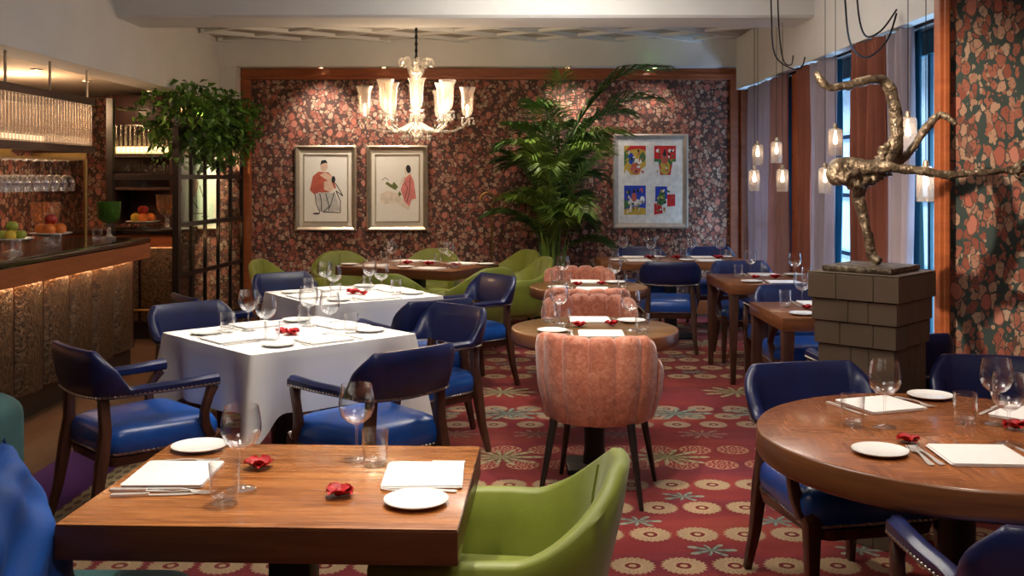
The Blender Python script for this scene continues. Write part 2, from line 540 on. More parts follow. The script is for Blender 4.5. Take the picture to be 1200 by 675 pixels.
def reeded_mat():
    t = NT('reeded_acrylic')
    lw = t.n('ShaderNodeLayerWeight')
    lw.inputs['Blend'].default_value = 0.4
    tr = t.n('ShaderNodeBsdfTransparent')
    tr.inputs[0].default_value = (1, 0.96, 0.9, 1)
    tl = t.n('ShaderNodeBsdfTranslucent')
    tl.inputs[0].default_value = (1.0, 0.9, 0.78, 1)
    gl = t.n('ShaderNodeBsdfGlossy')
    gl.inputs['Roughness'].default_value = 0.12
    a = t.n('ShaderNodeMixShader')
    a.inputs[0].default_value = 0.24
    t.t.links.new(tr.outputs[0], a.inputs[1])
    t.t.links.new(tl.outputs[0], a.inputs[2])
    b = t.n('ShaderNodeMixShader')
    t.put(b.inputs[0], t.M('MULTIPLY_ADD', lw.outputs['Facing'], 0.5, 0.08, clamp=True))
    t.t.links.new(a.outputs[0], b.inputs[1])
    t.t.links.new(gl.outputs[0], b.inputs[2])
    return t.done(b.outputs[0])
MAT['reeded'] = reeded_mat()

def cloth_mat(name, color, trans=0.4):
    t = NT(name)
    nz = t.noise(t.coord(), 5.0, 3.0)
    col = t.ramp(nz, [(0.3, tuple(c * 0.95 for c in color)), (0.7, tuple(min(1, c * 1.05) for c in color))])
    d = t.n('ShaderNodeBsdfDiffuse')
    t.put(d.inputs[0], col)
    l = t.n('ShaderNodeBsdfTranslucent')
    t.put(l.inputs[0], col)
    m = t.n('ShaderNodeMixShader')
    m.inputs[0].default_value = trans
    t.t.links.new(d.outputs[0], m.inputs[1])
    t.t.links.new(l.outputs[0], m.inputs[2])
    return t.done(m.outputs[0])
MAT['lilac_drape'] = cloth_mat('lilac_curtain', (0.50, 0.43, 0.47), 0.40)
MAT['rose_drape'] = cloth_mat('dusty_rose_curtain', (0.48, 0.29, 0.28), 0.4)
MAT['blue_drape'] = cloth_mat('slate_blue_curtain', (0.06, 0.20, 0.29), 0.5)
MAT['terracotta_drape'] = cloth_mat('terracotta_curtain', (0.30, 0.11, 0.075), 0.25)

def carpet_mat():
    t = NT('red_floral_carpet')
    co = t.coord()
    x0, y0, z0 = t.xyz(co)
    wob = t.noise(co, 40.0, 2.0)
    x = t.M('ADD', x0, t.M('MULTIPLY', t.M('SUBTRACT', wob, 0.5), 0.012))
    y = t.M('ADD', y0, t.M('MULTIPLY', t.M('SUBTRACT', t.noise(co, 37.0, 2.0), 0.5), 0.012))
    P = 3.9
    yy = t.M('MODULO', t.M('ADD', y, 4 * P - 3.88), P)      # 0..P, a band begins at y = 3.88
    base = t.ramp(t.noise(t.mapping(co, scale=(0.6, 1.6, 1)), 1.6, 3.0), [(0.30, (0.17, 0.014, 0.020)), (0.55, (0.26, 0.030, 0.024)), (0.75, (0.30, 0.060, 0.030))])
    purple = t.noise(t.mapping(co, scale=(0.35, 1.0, 1), loc=(3, 1, 0)), 1.5, 2.0)
    base = t.mix(t.M('MULTIPLY', t.M('GREATER_THAN', purple, 0.55), 0.30), base, (0.14, 0.018, 0.045))
    # thin arched bands of darker red
    wv = t.M('SINE', t.M('ADD', t.M('MULTIPLY', y, 9.5), t.M('MULTIPLY', t.M('SINE', t.M('MULTIPLY', x, 3.1)), 0.8)))
    base = t.mix(t.M('MULTIPLY', t.M('GREATER_THAN', wv, 0.55), 0.28), base, (0.10, 0.008, 0.016))
    col = base
    beige = (0.43, 0.295, 0.165)
    def cell(dx, xo, ylo, dy, n):
        """local coordinates of repeated cells in rows at ylo + k*dy"""
        row = t.M('FLOOR', t.M('DIVIDE', t.M('SUBTRACT', yy, ylo), dy))
        off = t.M('MULTIPLY', t.M('MODULO', t.M('ADD', row, 8.0), 2.0), dx * 0.42)
        u = t.M('SUBTRACT', t.M('MODULO', t.M('ADD', t.M('ADD', x, off), 40 * dx + xo), dx), dx / 2)
        v = t.M('SUBTRACT', t.M('SUBTRACT', yy, ylo), t.M('MULTIPLY', t.M('ADD', row, 0.5), dy))
        ok = t.M('MULTIPLY', t.M('GREATER_THAN', row, -0.5), t.M('LESS_THAN', row, n - 0.5))
        r = t.M('SQRT', t.M('ADD', t.M('MULTIPLY', u, u), t.M('MULTIPLY', v, v)))
        a = t.M('ARCTAN2', v, u)
        return u, v, r, a, ok
    def rosette(col, dx, xo, ylo, dy, n, rad, petal, ring, k=22):
        u, v, r, a, ok = cell(dx, xo, ylo, dy, n)
        ed = t.M('MULTIPLY_ADD', t.M('SINE', t.M('MULTIPLY', a, k)), rad * 0.07, rad)
        inside = t.M('MULTIPLY', t.M('LESS_THAN', r, ed), ok)
        streak = t.M('MULTIPLY_ADD', t.M('SINE', t.M('MULTIPLY', a, k)), 0.10, 0.86)
        col = t.mix(inside, col, petal)
        dark = t.M('MULTIPLY', t.M('MULTIPLY', inside, t.M('GREATER_THAN', r, rad * 0.52)), t.M('GREATER_THAN', t.M('SINE', t.M('MULTIPLY', a, k)), 0.62))
        col = t.mix(t.M('MULTIPLY', dark, 0.45), col, (0.22, 0.10, 0.05))
        col = t.mix(t.M('MULTIPLY', t.M('LESS_THAN', r, rad * 0.36), ok), col, ring)
        col = t.mix(t.M('MULTIPLY', t.M('LESS_THAN', r, rad * 0.17), ok), col, petal)
        return col
    def medal(col, dx, xo, ylo, dy, n, rad):
        u, v, r, a, ok = cell(dx, xo, ylo, dy, n)
        inside = t.M('MULTIPLY', t.M('LESS_THAN', r, rad), ok)
        col = t.mix(inside, col, (0.26, 0.020, 0.022))
        dots = t.M('GREATER_THAN', t.M('MULTIPLY', t.M('SINE', t.M('MULTIPLY', a, 10.0)), t.M('SINE', t.M('MULTIPLY', r, 150.0))), 0.30)
        col = t.mix(t.M('MULTIPLY', inside, dots), col, (0.48, 0.30, 0.17))
        rim = t.M('MULTIPLY', inside, t.M('GREATER_THAN', r, rad * 0.86))
        return t.mix(t.M('MULTIPLY', rim, 0.6), col, (0.42, 0.22, 0.12))
    def star(col, dx, xo, ylo, dy, n, rad, k, c1, c2, sq=1.0):
        u, v, r, a, ok = cell(dx, xo, ylo, dy, n)
        pet = t.M('POWER', t.M('ABSOLUTE', t.M('COSINE', t.M('MULTIPLY', a, k))), 1.4)
        ang = t.M('ABSOLUTE', t.M('COSINE', a))
        lim = t.M('MULTIPLY', t.M('MULTIPLY_ADD', pet, rad * 0.75, rad * 0.2), t.M('MULTIPLY_ADD', ang, 1 - sq, sq))
        inside = t.M('MULTIPLY', t.M('LESS_THAN', r, lim), ok)
        q = t.M('MODULO', t.M('MULTIPLY', r, 16.0), 1.0)
        fill = t.mix(t.M('GREATER_THAN', t.M('ABSOLUTE', t.M('COSINE', t.M('MULTIPLY', a, k))), 0.86), c1, c2)
        fill = t.mix(t.M('MULTIPLY', t.M('GREATER_THAN', q, 0.7), 0.5), fill, c1)
        return t.mix(inside, col, fill)
    G1, G2 = (0.14, 0.12, 0.055), (0.38, 0.30, 0.16)
    T1, T2 = (0.075, 0.10, 0.09), (0.25, 0.26, 0.19)
    col = star(col, 0.62, 0.10, 0.20, 0.36, 3, 0.115, 3.5, T1, T2, 0.45)
    col = rosette(col, 0.205, 0.03, 0.03, 0.36, 4, 0.088, beige, (0.17, 0.020, 0.016))
    col = medal(col, 0.215, 0.05, 1.50, 0.30, 2, 0.090)
    col = star(col, 0.92, 0.52, 1.50, 0.60, 1, 0.25, 5.5, G1, G2, 0.55)
    col = star(col, 0.50, 0.10, 2.18, 0.26, 1, 0.16, 4.5, (0.13, 0.05, 0.045), (0.32, 0.15, 0.10), 0.5)
    col = rosette(col, 0.23, 0.0, 2.44, 0.22, 3, 0.085, (0.36, 0.25, 0.16), (0.15, 0.03, 0.03))
    col = star(col, 0.55, 0.3, 2.60, 0.50, 1, 0.26, 4.5, T1, T2, 0.55)
    col = star(col, 0.85, 0.5, 3.22, 0.60, 1, 0.27, 5.5, G1, G2, 0.6)
    # border stripe and purple outer field on the bar side
    bx = t.M('SUBTRACT', -1.98, x0)
    bcell = t.M('SINE', t.M('MULTIPLY', y0, 62.0))
    bcol = t.mix(t.M('GREATER_THAN', t.M('ADD', bcell, t.M('SINE', t.M('MULTIPLY', bx, 150.0))), 0.4), (0.46, 0.36, 0.20), (0.16, 0.12, 0.07))
    col = t.mix(t.M('GREATER_THAN', bx, 0.0), col, bcol)
    col = t.mix(t.M('GREATER_THAN', bx, 0.135), col, (0.10, 0.022, 0.15))
    fuzz = t.noise(co, 260.0, 2.0, 0.7)
    col = t.mix(t.M('MULTIPLY', t.M('SUBTRACT', fuzz, 0.35), 0.6, clamp=True), col, (0.02, 0.005, 0.006))
    return t.done(t.bsdf(col, 0.95, spec=0.05, normal=t.bump(fuzz, 0.35, 0.006), sheen=0.15))
MAT['carpet'] = carpet_mat()
# ------------------------------------------------------------------ the room
struct('floor', box(-4.9, 3.6, -2.2, 11.8, -0.12, -0.012), MAT['floor_wood'])
cp = box(-2.50, 2.62, -1.9, 11.45, -0.0118, -0.0006).build('carpet', MAT['carpet'], None, smooth=False)
tag(cp, 'red patterned carpet with cream rosettes and a purple edge along the bar', 'carpet')
cp['kind'] = 'structure'
struct('ceiling', box(-3.4, 3.6, -2.2, 11.8, 3.10, 3.2), MAT['paint'])
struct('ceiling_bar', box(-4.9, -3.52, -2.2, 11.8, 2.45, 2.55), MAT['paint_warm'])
struct('wall_back', box(-4.9, 3.2, WALL_Y, WALL_Y + 0.15, 0.0, 3.1), MAT['wallpaper'])
struct('wall_front', box(-4.9, 3.6, -2.2, -2.1, 0, 3.1), MAT['wallpaper'])
struct('wall_bar', box(-4.9, -4.8, -2.1, WALL_Y, 0, 2.5), MAT['wallpaper_side'])
# upper wall above the bar opening, the pale fascia over the back wall, the cross beam
struct('wall_left', box(-3.55, -3.25, -2.1, WALL_Y, 2.40, 3.1), MAT['paint'])
struct('wall_back_fascia', box(-3.25, 2.9, 11.33, WALL_Y, 2.78, 3.1), MAT['paint'])
struct('wall_back_corner', box(-3.25, -3.06, 11.36, WALL_Y - 0.001, 2.05, 2.78), MAT['paint'])
bmx = MB()
prof = [(8.40, 3.10), (8.40, 2.885), (8.43, 2.865), (8.98, 2.865), (9.0, 2.885), (9.0, 3.10)]
bmx.loft([[Vector((x, y, z)) for y, z in prof] for x in (-3.25, 2.48)])
struct('ceiling_beam', bmx, MAT['paint'])
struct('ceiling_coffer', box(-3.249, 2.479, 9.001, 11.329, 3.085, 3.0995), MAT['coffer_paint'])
# raised lattice of the coffered ceiling behind the beam
lat = MB()
for k in range(-7, 12):
    for s in (-1, 1):
        x0 = -3.6 + k * 0.86
        a, b = Vector((x0, 9.0, 0)), Vector((x0 + s * 3.1, 11.34, 0))
        # clip to the room
        pts = []
        for q in range(41):
            p = a.lerp(b, q / 40)
            if -3.24 < p.x < 2.44:
                pts.append(p)
        if len(pts) < 2:
            continue
        d = (pts[-1] - pts[0]).normalized()
        n_ = Vector((-d.y, d.x, 0)) * 0.035
        zz = 3.045 if s > 0 else 3.055
        lat.loft([[p + n_ + Vector((0, 0, 3.0845)), p - n_ + Vector((0, 0, 3.0845)), p - n_ + Vector((0, 0, zz)), p + n_ + Vector((0, 0, zz))] for p in (pts[0], pts[-1])])
struct('ceiling_lattice', lat, MAT['paint'])
# orange wood surround of the wallpapered back wall
tr = MB()
tr.box(-3.05, 2.66, 11.53, 11.598, 2.655, 2.779)
tr.box(-3.05, 2.50, 11.505, 11.53, 2.69, 2.72)
struct('trim_1', tr, MAT['orange_wood'], bevel=0.006)
tr = MB()
tr.box(-3.055, -2.945, 11.53, 11.598, 0.0, 2.654)
struct('trim_2', tr, MAT['orange_wood'], bevel=0.008)
tr = MB()
tr.box(2.46, 2.56, 11.53, 11.598, 0.0, 2.654)
tr.box(2.565, 2.66, 11.46, 11.598, 0.0, 2.654)
struct('trim_3', tr, MAT['orange_wood'], bevel=0.008)
tr = MB()
tr.box(-2.944, 2.459, 11.57, 11.598, 0.0, 0.16)
struct('baseboard_back', tr, MAT['orange_wood'], bevel=0.006)

# right hand window wall
XR = 2.70
struct('wall_right_soffit', box(2.48, 3.2, -2.1, 11.33, 2.52, 3.1), MAT['paint'])
wins = [(9.55, 11.20), (7.85, 9.05), (5.90, 7.20)]
edges = [5.63] + [e for w in sorted(wins) for e in w] + [WALL_Y]
for i in range(0, len(edges), 2):
    struct('wall_right_jamb', box(XR, XR + 0.35, edges[i], edges[i + 1], 0.0, 2.519), MAT['dark_red_wood'])
struct('wall_right_sill', box(XR + 0.002, XR + 0.348, 5.64, WALL_Y, 0.0, 0.35), MAT['dark_red_wood'])
struct('wall_right', box(3.15, 3.35, -2.1, 5.2, 0.0, 3.1), MAT['wallpaper_side'])
for wi, (y0, y1) in enumerate(wins):
    f = MB()
    z0, z1 = 0.351, 2.519
    xa, xb = XR + 0.03, XR + 0.10
    f.box(xa, xb, y0 + 0.001, y0 + 0.10, z0, z1).box(xa, xb, y1 - 0.10, y1 - 0.001, z0, z1)
    f.box(xa, xb, y0 + 0.10, y1 - 0.10, z0, z0 + 0.10).box(xa, xb, y0 + 0.10, y1 - 0.10, z1 - 0.16, z1)
    fr = struct('window_%d' % (wi + 1), f, MAT['teal_paint'], bevel=0.006)
    m = MB()
    w = (y1 - y0 - 0.2)
    for k in (1, 2):
        yc = y0 + 0.10 + w * k / 3
        m.box(xa + 0.012, xb - 0.012, yc - 0.022, yc + 0.022, z0 + 0.10, z1 - 0.16)
    for k in (1, 2, 3):
        zc = z0 + 0.10 + (z1 - z0 - 0.26) * k / 4
        m.box(xa + 0.014, xb - 0.014, y0 + 0.10, y1 - 0.10, zc - 0.016, zc + 0.016)
    m.build('glazing_bars', MAT['teal_paint'], fr, smooth=False)
    box(xa + 0.03, xa + 0.034, y0 + 0.10, y1 - 0.10, z0 + 0.10, z1 - 0.16).build('pane', MAT['pane'], fr, smooth=False)
# terracotta pilasters between the windows
for k, (y0, y1) in enumerate([(9.08, 9.50), (7.28, 7.78)]):
    p = MB().box(2.60, XR, y0, y1, 0.0, 2.519).box(2.575, 2.60, y0 + 0.06, y1 - 0.06, 0.15, 2.50)
    struct('trim_%d' % (4 + k), p, MAT['orange_wood'], bevel=0.008)
# wallpapered pier on the right with its wooden casing
struct('wall_right_pier', MB().prism([(2.215, 5.2), (3.35, 5.2), (3.35, 5.62), (2.42, 5.62)], 0.0, 2.519), MAT['wallpaper_pier'])
tr = MB().box(2.155, 2.214, 5.165, 5.235, 0.0, 2.519).box(2.175, 2.205, 5.15, 5.165, 0.0, 2.519)
struct('trim_6', tr, MAT['orange_wood'], bevel=0.006)

# curtains
def curtain(name, y0, y1, x, mat, label, folds, depth=0.05, gather=0.0, seed=1, z1=2.505):
    rr = random.Random(seed)
    ph = [rr.uniform(0, 6.28) for _ in range(4)]
    n = folds * 10
    rows = []
    for iz in range(15):
        tz = iz / 14.0
        z = 0.006 + (z1 - 0.006) * tz
        row = []
        for k in range(n + 1):
            t = k / n
            yy = y0 + (y1 - y0) * t
            g = gather * math.sin(PI * min(1, tz * 1.15)) 
            yy = yy + (0.5 * (y0 + y1) - yy) * g
            a = t * folds * 2 * PI
            d = math.sin(a + 0.8 * math.sin(a * 0.37 + ph[0]) + 0.25 * math.sin(3 * tz + ph[1]))
            xx = x + depth * d * (1.0 - 0.25 * tz) + 0.012 * math.sin(5 * tz + ph[2] + t * 9)
            row.append(Vector((xx, yy, z)))
        rows.append(row)
    m = MB()
    m.grid(rows)
    o = m.mesh('curtain', smooth=True, angle=80)
    o.materials.append(mat)
    ob = bpy.data.objects.new('curtain', o)
    COL.objects.link(ob)
    md = ob.modifiers.new('thickness', 'SOLIDIFY')
    md.thickness = 0.006
    tag(ob, label, 'curtain', 'window curtains')
    return ob
curtain('c', 10.02, 10.85, 2.525, MAT['lilac_drape'], 'pale lilac curtain in the back right corner beside the orange wood trim', 7, 0.035, 0.05, 1)
curtain('c', 9.40, 9.98, 2.525, MAT['rose_drape'], 'dusty rose curtain left of the dark blue window gap at the far window', 5, 0.035, 0.05, 2)
curtain('c', 8.62, 8.92, 2.50, MAT['terracotta_drape'], 'narrow terracotta curtain on the pilaster between the far and middle windows', 4, 0.03, 0.02, 3)
curtain('c', 8.08, 8.58, 2.525, MAT['lilac_drape'], 'long pale lilac curtain just left of the sculpture head', 4, 0.04, 0.05, 4)
curtain('c', 6.86, 7.46, 2.51, MAT['terracotta_drape'], 'wide terracotta curtain behind the upraised leg of the bronze sculpture', 6, 0.055, 0.02, 5)
curtain('c', 6.50, 6.83, 2.525, MAT['lilac_drape'], 'pale lilac curtain beside the nearest window, behind the bronze torso', 3, 0.04, 0.04, 6)
for i_, (a_, b_, s_) in enumerate([(9.60, 9.85, 'slate blue inner curtain in the gap beside the dusty rose drape'), (8.24, 8.46, 'slate blue inner curtain right of the long lilac drape by the bronze head'), (6.60, 6.82, 'slate blue inner curtain at the window nearest the pier')]):
    curtain('c', a_, b_, 2.635, MAT['blue_drape'], s_, 4, 0.018, 0.02, 20 + i_)
# curtain rail
rl = MB().tube([(2.585, 5.7, 2.511), (2.585, 11.3, 2.511)], 0.011, 8).build('curtain_rail', MAT['black_metal'])
tag(rl, 'thin black curtain rail under the soffit along the windows', 'curtain rail')

# ceiling downlights
def downlight(x, y, z, label, r=0.045):
    t = thing('ceiling_downlight', label, 'downlight', (x, y, z), 0, 'recessed downlights')
    MB().lathe([(r * 0.72, -0.001), (r * 0.72, -0.008), (r * 1.15, -0.010), (r * 1.2, -0.001)], 16, cap=False).build('trim_ring', MAT['silver_frame'], t)
    MB().lathe([(1e-4, -0.004), (r * 0.7, -0.004), (r * 0.7, -0.001), (1e-4, -0.001)], 16).build('lamp', MAT['down_lamp'], t)
    return t
dl = [(-2.13, 11.43, 'above the left sketch of a couple'), (-1.43, 11.43, 'just left of the chandelier crown'),
      (0.62, 11.43, 'above the palm'), (1.55, 11.43, 'above the framed set of four prints')]
for x, y, s in dl:
    downlight(x, y, 2.779, 'small round downlight in the back fascia ' + s, 0.035)
for x, y, s in ((-3.95, 8.5, 'nearest the front of the bar'), (-3.95, 9.5, 'between two others over the bar'), (-3.75, 10.6, 'closest to the trailing plant')):
    downlight(x, y, 2.449, 'small lit downlight in the low bar ceiling ' + s, 0.04)

# ------------------------------------------------------------------ bar
XB = -3.10
t = thing('bar_counter', 'long dark bar counter with hammered bronze panels and a glowing strip', 'bar counter', (0, 0, 0))
c = MB()
pf = [(-3.04, 1.005), (-3.04, 1.035), (-3.06, 1.05), (-3.75, 1.05), (-3.75, 1.0), (-3.085, 1.0)]
c.loft([[Vector((x, y, z)) for x, z in pf] for y in (3.0, 8.62)])
pf2 = [(-3.075, 0.955), (-3.052, 0.998), (-3.70, 0.998), (-3.70, 0.955)]
c.loft([[Vector((x, y, z)) for x, z in pf2] for y in (3.0, 8.58)])
c.build('counter_top', MAT['bar_top'], t, bevel=0.006)
box(-3.70, -3.14, 3.0, 8.50, 0.14, 0.954).build('carcass', MAT['dark_red_wood'], t, smooth=False)
box(-3.050, -3.034, 3.0, 8.59, 0.880, 0.999).build('wooden_rail', MAT['orange_wood'], t, smooth=False)
box(-3.083, -3.066, 3.0, 8.50, 0.925, 0.935).build('light_strip', MAT['strip'], t, smooth=False)
y = 3.26
while y < 8.4:
    y1 = y + 0.352
    p = MB()
    secs = []
    for k in range(17):
        q = k / 16.0
        xx = -3.139 + 0.052 * math.sqrt(max(0.0, 1 - abs(2 * q - 1) ** 2.4)) 
        secs.append([Vector((-3.139, y + (y1 - y) * q, 0.16)), Vector((xx, y + (y1 - y) * q, 0.16)), Vector((xx, y + (y1 - y) * q, 0.85)), Vector((max(-3.139, xx - 0.012), y + (y1 - y) * q, 0.87)), Vector((-3.139, y + (y1 - y) * q, 0.872))])
    p.loft(secs)
    p.build('padded_panel', MAT['hammered'], t, angle=50)
    y += 0.40
box(-3.68, -3.16, 3.0, 8.48, -0.0115, 0.138).build('plinth', MAT['black_wood'], t, smooth=False)

# short return counter at the back of the bar
t = thing('back_counter', 'short lit counter under the shelves between bar and glass partition', 'counter', (0, 0, 0))
box(-4.35, -3.22, 9.82, 10.5, 1.0, 1.05).build('counter_top', MAT['bar_top'], t, bevel=0.008)
box(-4.30, -3.24, 9.90, 10.45, 0.14, 0.88).build('carcass', MAT['dark_red_wood'], t, smooth=False)
box(-4.32, -3.24, 9.845, 9.866, 0.895, 0.999).build('wooden_rail', MAT['orange_wood'], t, smooth=False)
box(-4.32, -3.24, 9.872, 9.90, 0.925, 0.935).build('light_strip', MAT['strip'], t, smooth=False)
for x0 in (-4.28, -3.93, -3.58):
    box(x0, x0 + 0.33, 9.865, 9.90, 0.16, 0.875).build('padded_panel', MAT['hammered'], t, bevel=0.015)
MB().tube([(-4.3, 9.80, 0.28), (-3.25, 9.80, 0.28)], 0.012, 8).build('foot_rail', MAT['brass'], t)
box(-4.28, -3.26, 9.93, 10.40, -0.0115, 0.139).build('plinth', MAT['black_wood'], t, smooth=False)

# hanging canopy of reeded acrylic over the bar
def reeded_sheet(x, y0, y1, z0, z1, pitch=0.020, amp=0.006, axis='y'):
    n = max(4, int(abs(y1 - y0) / pitch))
    rows = [[], []]
    for k in range(n * 4 + 1):
        q = k / (n * 4)
        a = amp * abs(math.sin(q * n * PI))
        s = y0 + (y1 - y0) * q
        for i, z in enumerate((z0, z1)):
            rows[i].append(Vector((x + a, s, z)) if axis == 'y' else Vector((s, x - a, z)))
    return MB().grid(rows)
def reed_rods(x, y0, y1, z0, z1, pitch=0.050, r=0.0195, axis='y'):
    """a row of slim acrylic rods, one sheet"""
    m = MB()
    n = int(abs(y1 - y0) / pitch)
    for k in range(n):
        s = y0 + (k + 0.5) * (y1 - y0) / n
        c = (x, s) if axis == 'y' else (s, x)
        m.tube([(c[0], c[1], z0), (c[0], c[1], z1)], r, 8)
    hw = 0.004
    for z in (z0, z1 - 0.012):      # the slim carriers that join the rods
        if axis == 'y':
            m.box(x - hw, x + hw, min(y0, y1), max(y0, y1), z, z + 0.012)
        else:
            m.box(min(y0, y1), max(y0, y1), x - hw, x + hw, z, z + 0.012)
    return m
t = thing('bar_canopy', 'reeded acrylic light box hanging over the bar on metal rods', 'bar canopy', (0, 0, 0))
f = MB()
for z0, z1 in ((2.13, 2.185), (1.745, 1.80)):
    f.box(-3.40, -3.36, 5.0, 8.26, z0, z1).box(-3.86, -3.82, 5.0, 8.26, z0, z1)
    f.box(-3.82, -3.40, 8.22, 8.26, z0, z1).box(-3.82, -3.40, 5.0, 5.04, z0, z1)
f.build('frame', MAT['dark_red_wood'], t, bevel=0.004)
reed_rods(-3.38, 5.02, 8.22, 1.801, 2.129).build('front_sheet', MAT['reeded'], t, angle=60)
reeded_sheet(8.245, -3.82, -3.40, 1.801, 2.129, 0.034, 0.012, axis='x').build('end_sheet', MAT['reeded'], t, angle=60, recalc=False)
reeded_sheet(-3.845, 5.02, 8.24, 1.801, 2.129, 0.034, 0.012).build('rear_sheet', MAT['reeded'], t, angle=60, recalc=False)
box(-3.80, -3.74, 5.1, 8.18, 1.81, 1.88).build('light_strip', emissive('canopy_strip_light', (1.0, 0.72, 0.46), 2.2), t, smooth=False)
for yy in (6.18, 6.83, 7.49, 8.14):
    MB().tube([(-3.38, yy, 2.18), (-3.38, yy, 2.399)], 0.010, 8).build('rod', MAT['silver_frame'], t)
# glass rack under the canopy
t = thing('glass_rack', 'brass stemware rack under the bar canopy with a slim post', 'glass rack', (0, 0, 0))
m = MB()
for xx in (-3.79, -3.66, -3.53, -3.40):
    m.box(xx - 0.012, xx + 0.012, 5.4, 8.16, 1.685, 1.70)
m.build('rails', MAT['brass'], t, smooth=False)
for yy in (5.5, 6.9, 8.12):
    box(-3.81, -3.38, yy, yy + 0.02, 1.70, 1.744).build('bracket', MAT['brass'], t, smooth=False)
MB().tube([(-3.40, 8.16, 1.051), (-3.40, 8.16, 1.70)], 0.016, 10).build('post', MAT['brass'], t)

# shelving with reeded fronts at the end of the bar
t = thing('display_cabinet', 'dark back bar cabinet with lit reeded shelves beside the glass partition', 'cabinet', (0, 0, 0))
f = MB()
f.box(-4.19, -4.12, 10.55, 11.1, 1.06, 2.40).box(-3.53, -3.47, 10.55, 11.1, 1.06, 2.40)
f.box(-4.12, -3.53, 10.56, 11.1, 2.10, 2.40)
f.build('frame', MAT['dark_red_wood'], t, bevel=0.006)
box(-4.12, -3.53, 11.05, 11.09, 1.06, 2.10).build('back_panel', MAT['dark_red_wood'], t, smooth=False)
for z in (1.42, 1.56, 1.76):
    box(-4.119, -3.531, 10.60, 11.04, z, z + 0.03).build('shelf', MAT['dark_red_wood'], t, smooth=False)
reed_rods(10.585, -4.11, -3.54, 1.80, 2.095, 0.046, 0.017, 'x').build('reeded_front', MAT['reeded'], t, angle=60)
reeded_sheet(10.595, -4.11, -3.80, 1.60, 1.74, 0.034, 0.010, 'x').build('reeded_front', MAT['reeded'], t, angle=60, recalc=False)
reeded_sheet(10.597, -4.11, -3.80, 1.455, 1.52, 0.034, 0.010, 'x').build('reeded_front', MAT['reeded'], t, angle=60, recalc=False)
box(-4.115, -3.535, 10.64, 10.66, 1.80, 1.87).build('light_strip', emissive('cabinet_strip_light', (1.0, 0.70, 0.30), 3.0), t, smooth=False)

# bronze framed glass partition
P0, P1 = Vector((-3.15, 9.62, 0)), Vector((-3.03, 11.50, 0))
t = thing('glass_partition', 'dark bronze gridded glass partition under the trailing green plant', 'partition', (0, 0, 0))
d = (P1 - P0).normalized()
nn = Vector((-d.y, d.x, 0))
L = (P1 - P0).length
Mx = Matrix.Translation(P0) @ Matrix((( d.x, nn.x, 0, 0), (d.y, nn.y, 0, 0), (0, 0, 1, 0), (0, 0, 0, 1)))
box(-0.035, 0.035, -0.03, 0.03, -0.0115, 2.02).add([], []).build('post', MAT['black_wood'], t, smooth=False).matrix_local = Mx
f = MB()
for z in (0.08, 0.62, 1.10, 1.555, 1.98):
    f.box(0.035, L, -0.018, 0.018, z - 0.022, z + 0.022)
f.build('rails', MAT['black_wood'], t, smooth=False).matrix_local = Mx
for k in range(1, 6):
    xx = L * k / 5 - 0.02
    box(xx - 0.014, xx + 0.014, -0.016, 0.016, -0.0115, 2.0).build('mullion', MAT['black_wood'], t, smooth=False).matrix_local = Mx
box(-3.84, -3.78, 9.69, 9.75, -0.0115, 2.30).box(-3.78, -3.19, 9.70, 9.735, 1.525, 1.58).build('side_wing', MAT['black_wood'], t, smooth=False)
box(0.035, L - 0.03, -0.003, 0.003, 0.05, 1.97).build('glass_sheet', MAT['partition_glass'], t, smooth=False).matrix_local = Mx

# trailing plant on top of the partition
def leaf(m, p, d, up, size, w=0.7, fold=0.18):
    d = d.normalized()
    s = d.cross(up)
    if s.length < 1e-3:
        s = d.cross(Vector((1, 0, 0)))
    s.normalize()
    n = s.cross(d)
    a = p
    b = p + d * size * 0.35 + s * size * w * 0.5 + n * size * fold
    c = p + d * size - n * size * 0.15
    e = p + d * size * 0.35 - s * size * w * 0.5 + n * size * fold
    mid = p + d * size * 0.45
    m.add([a, b, c, e, mid], [(0, 4, 1), (1, 4, 2), (2, 4, 3), (3, 4, 0)])
t = thing('trailing_plant', 'lush green trailing plant spilling over the top of the glass partition', 'plant', (0, 0, 0))
box(0.12, L * 0.86, -0.10, 0.10, 2.021, 2.12).build('planter', MAT['black_wood'], t, bevel=0.01).matrix_local = Mx
fo = MB()
rp = random.Random(3)
for k in range(1700):
    q = rp.random()
    base = P0.lerp(P1, 0.92 * q - 0.02)
    ang = rp.uniform(0, 2 * PI)
    rad = 0.42 * math.sqrt(rp.random()) * (1.05 - 0.25 * abs(q - 0.4))
    if rad * math.cos(ang) > 0.33:
        rad *= 0.8
    z = 2.13 + rad * 0.55 * math.sin(ang) + 0.10 * math.sin(q * 17) + 0.03
    if math.sin(ang) < 0:
        z = 2.14 + rad * (0.95 + 0.35 * math.sin(q * 23 + 1)) * math.sin(ang)
    p = base + Vector((rad * math.cos(ang) * 0.95, rp.gauss(0, 0.05), 0))
    p.z = min(z, 2.40 - 0.0 if p.x < -3.2 else 2.47)
    if p.y > 10.4:
        p.x = max(p.x, -3.36)
    if p.x < -3.18:
        p.z = min(p.z, 2.36)
    dd = Vector((rp.gauss(0, 1) + 0.5 * math.cos(ang), rp.gauss(0, 1), rp.gauss(-0.5, 0.6)))
    leaf(fo, p, dd, Vector((rp.gauss(0, 0.4), rp.gauss(0, 0.4), 1)), rp.uniform(0.06, 0.115))
st = MB()
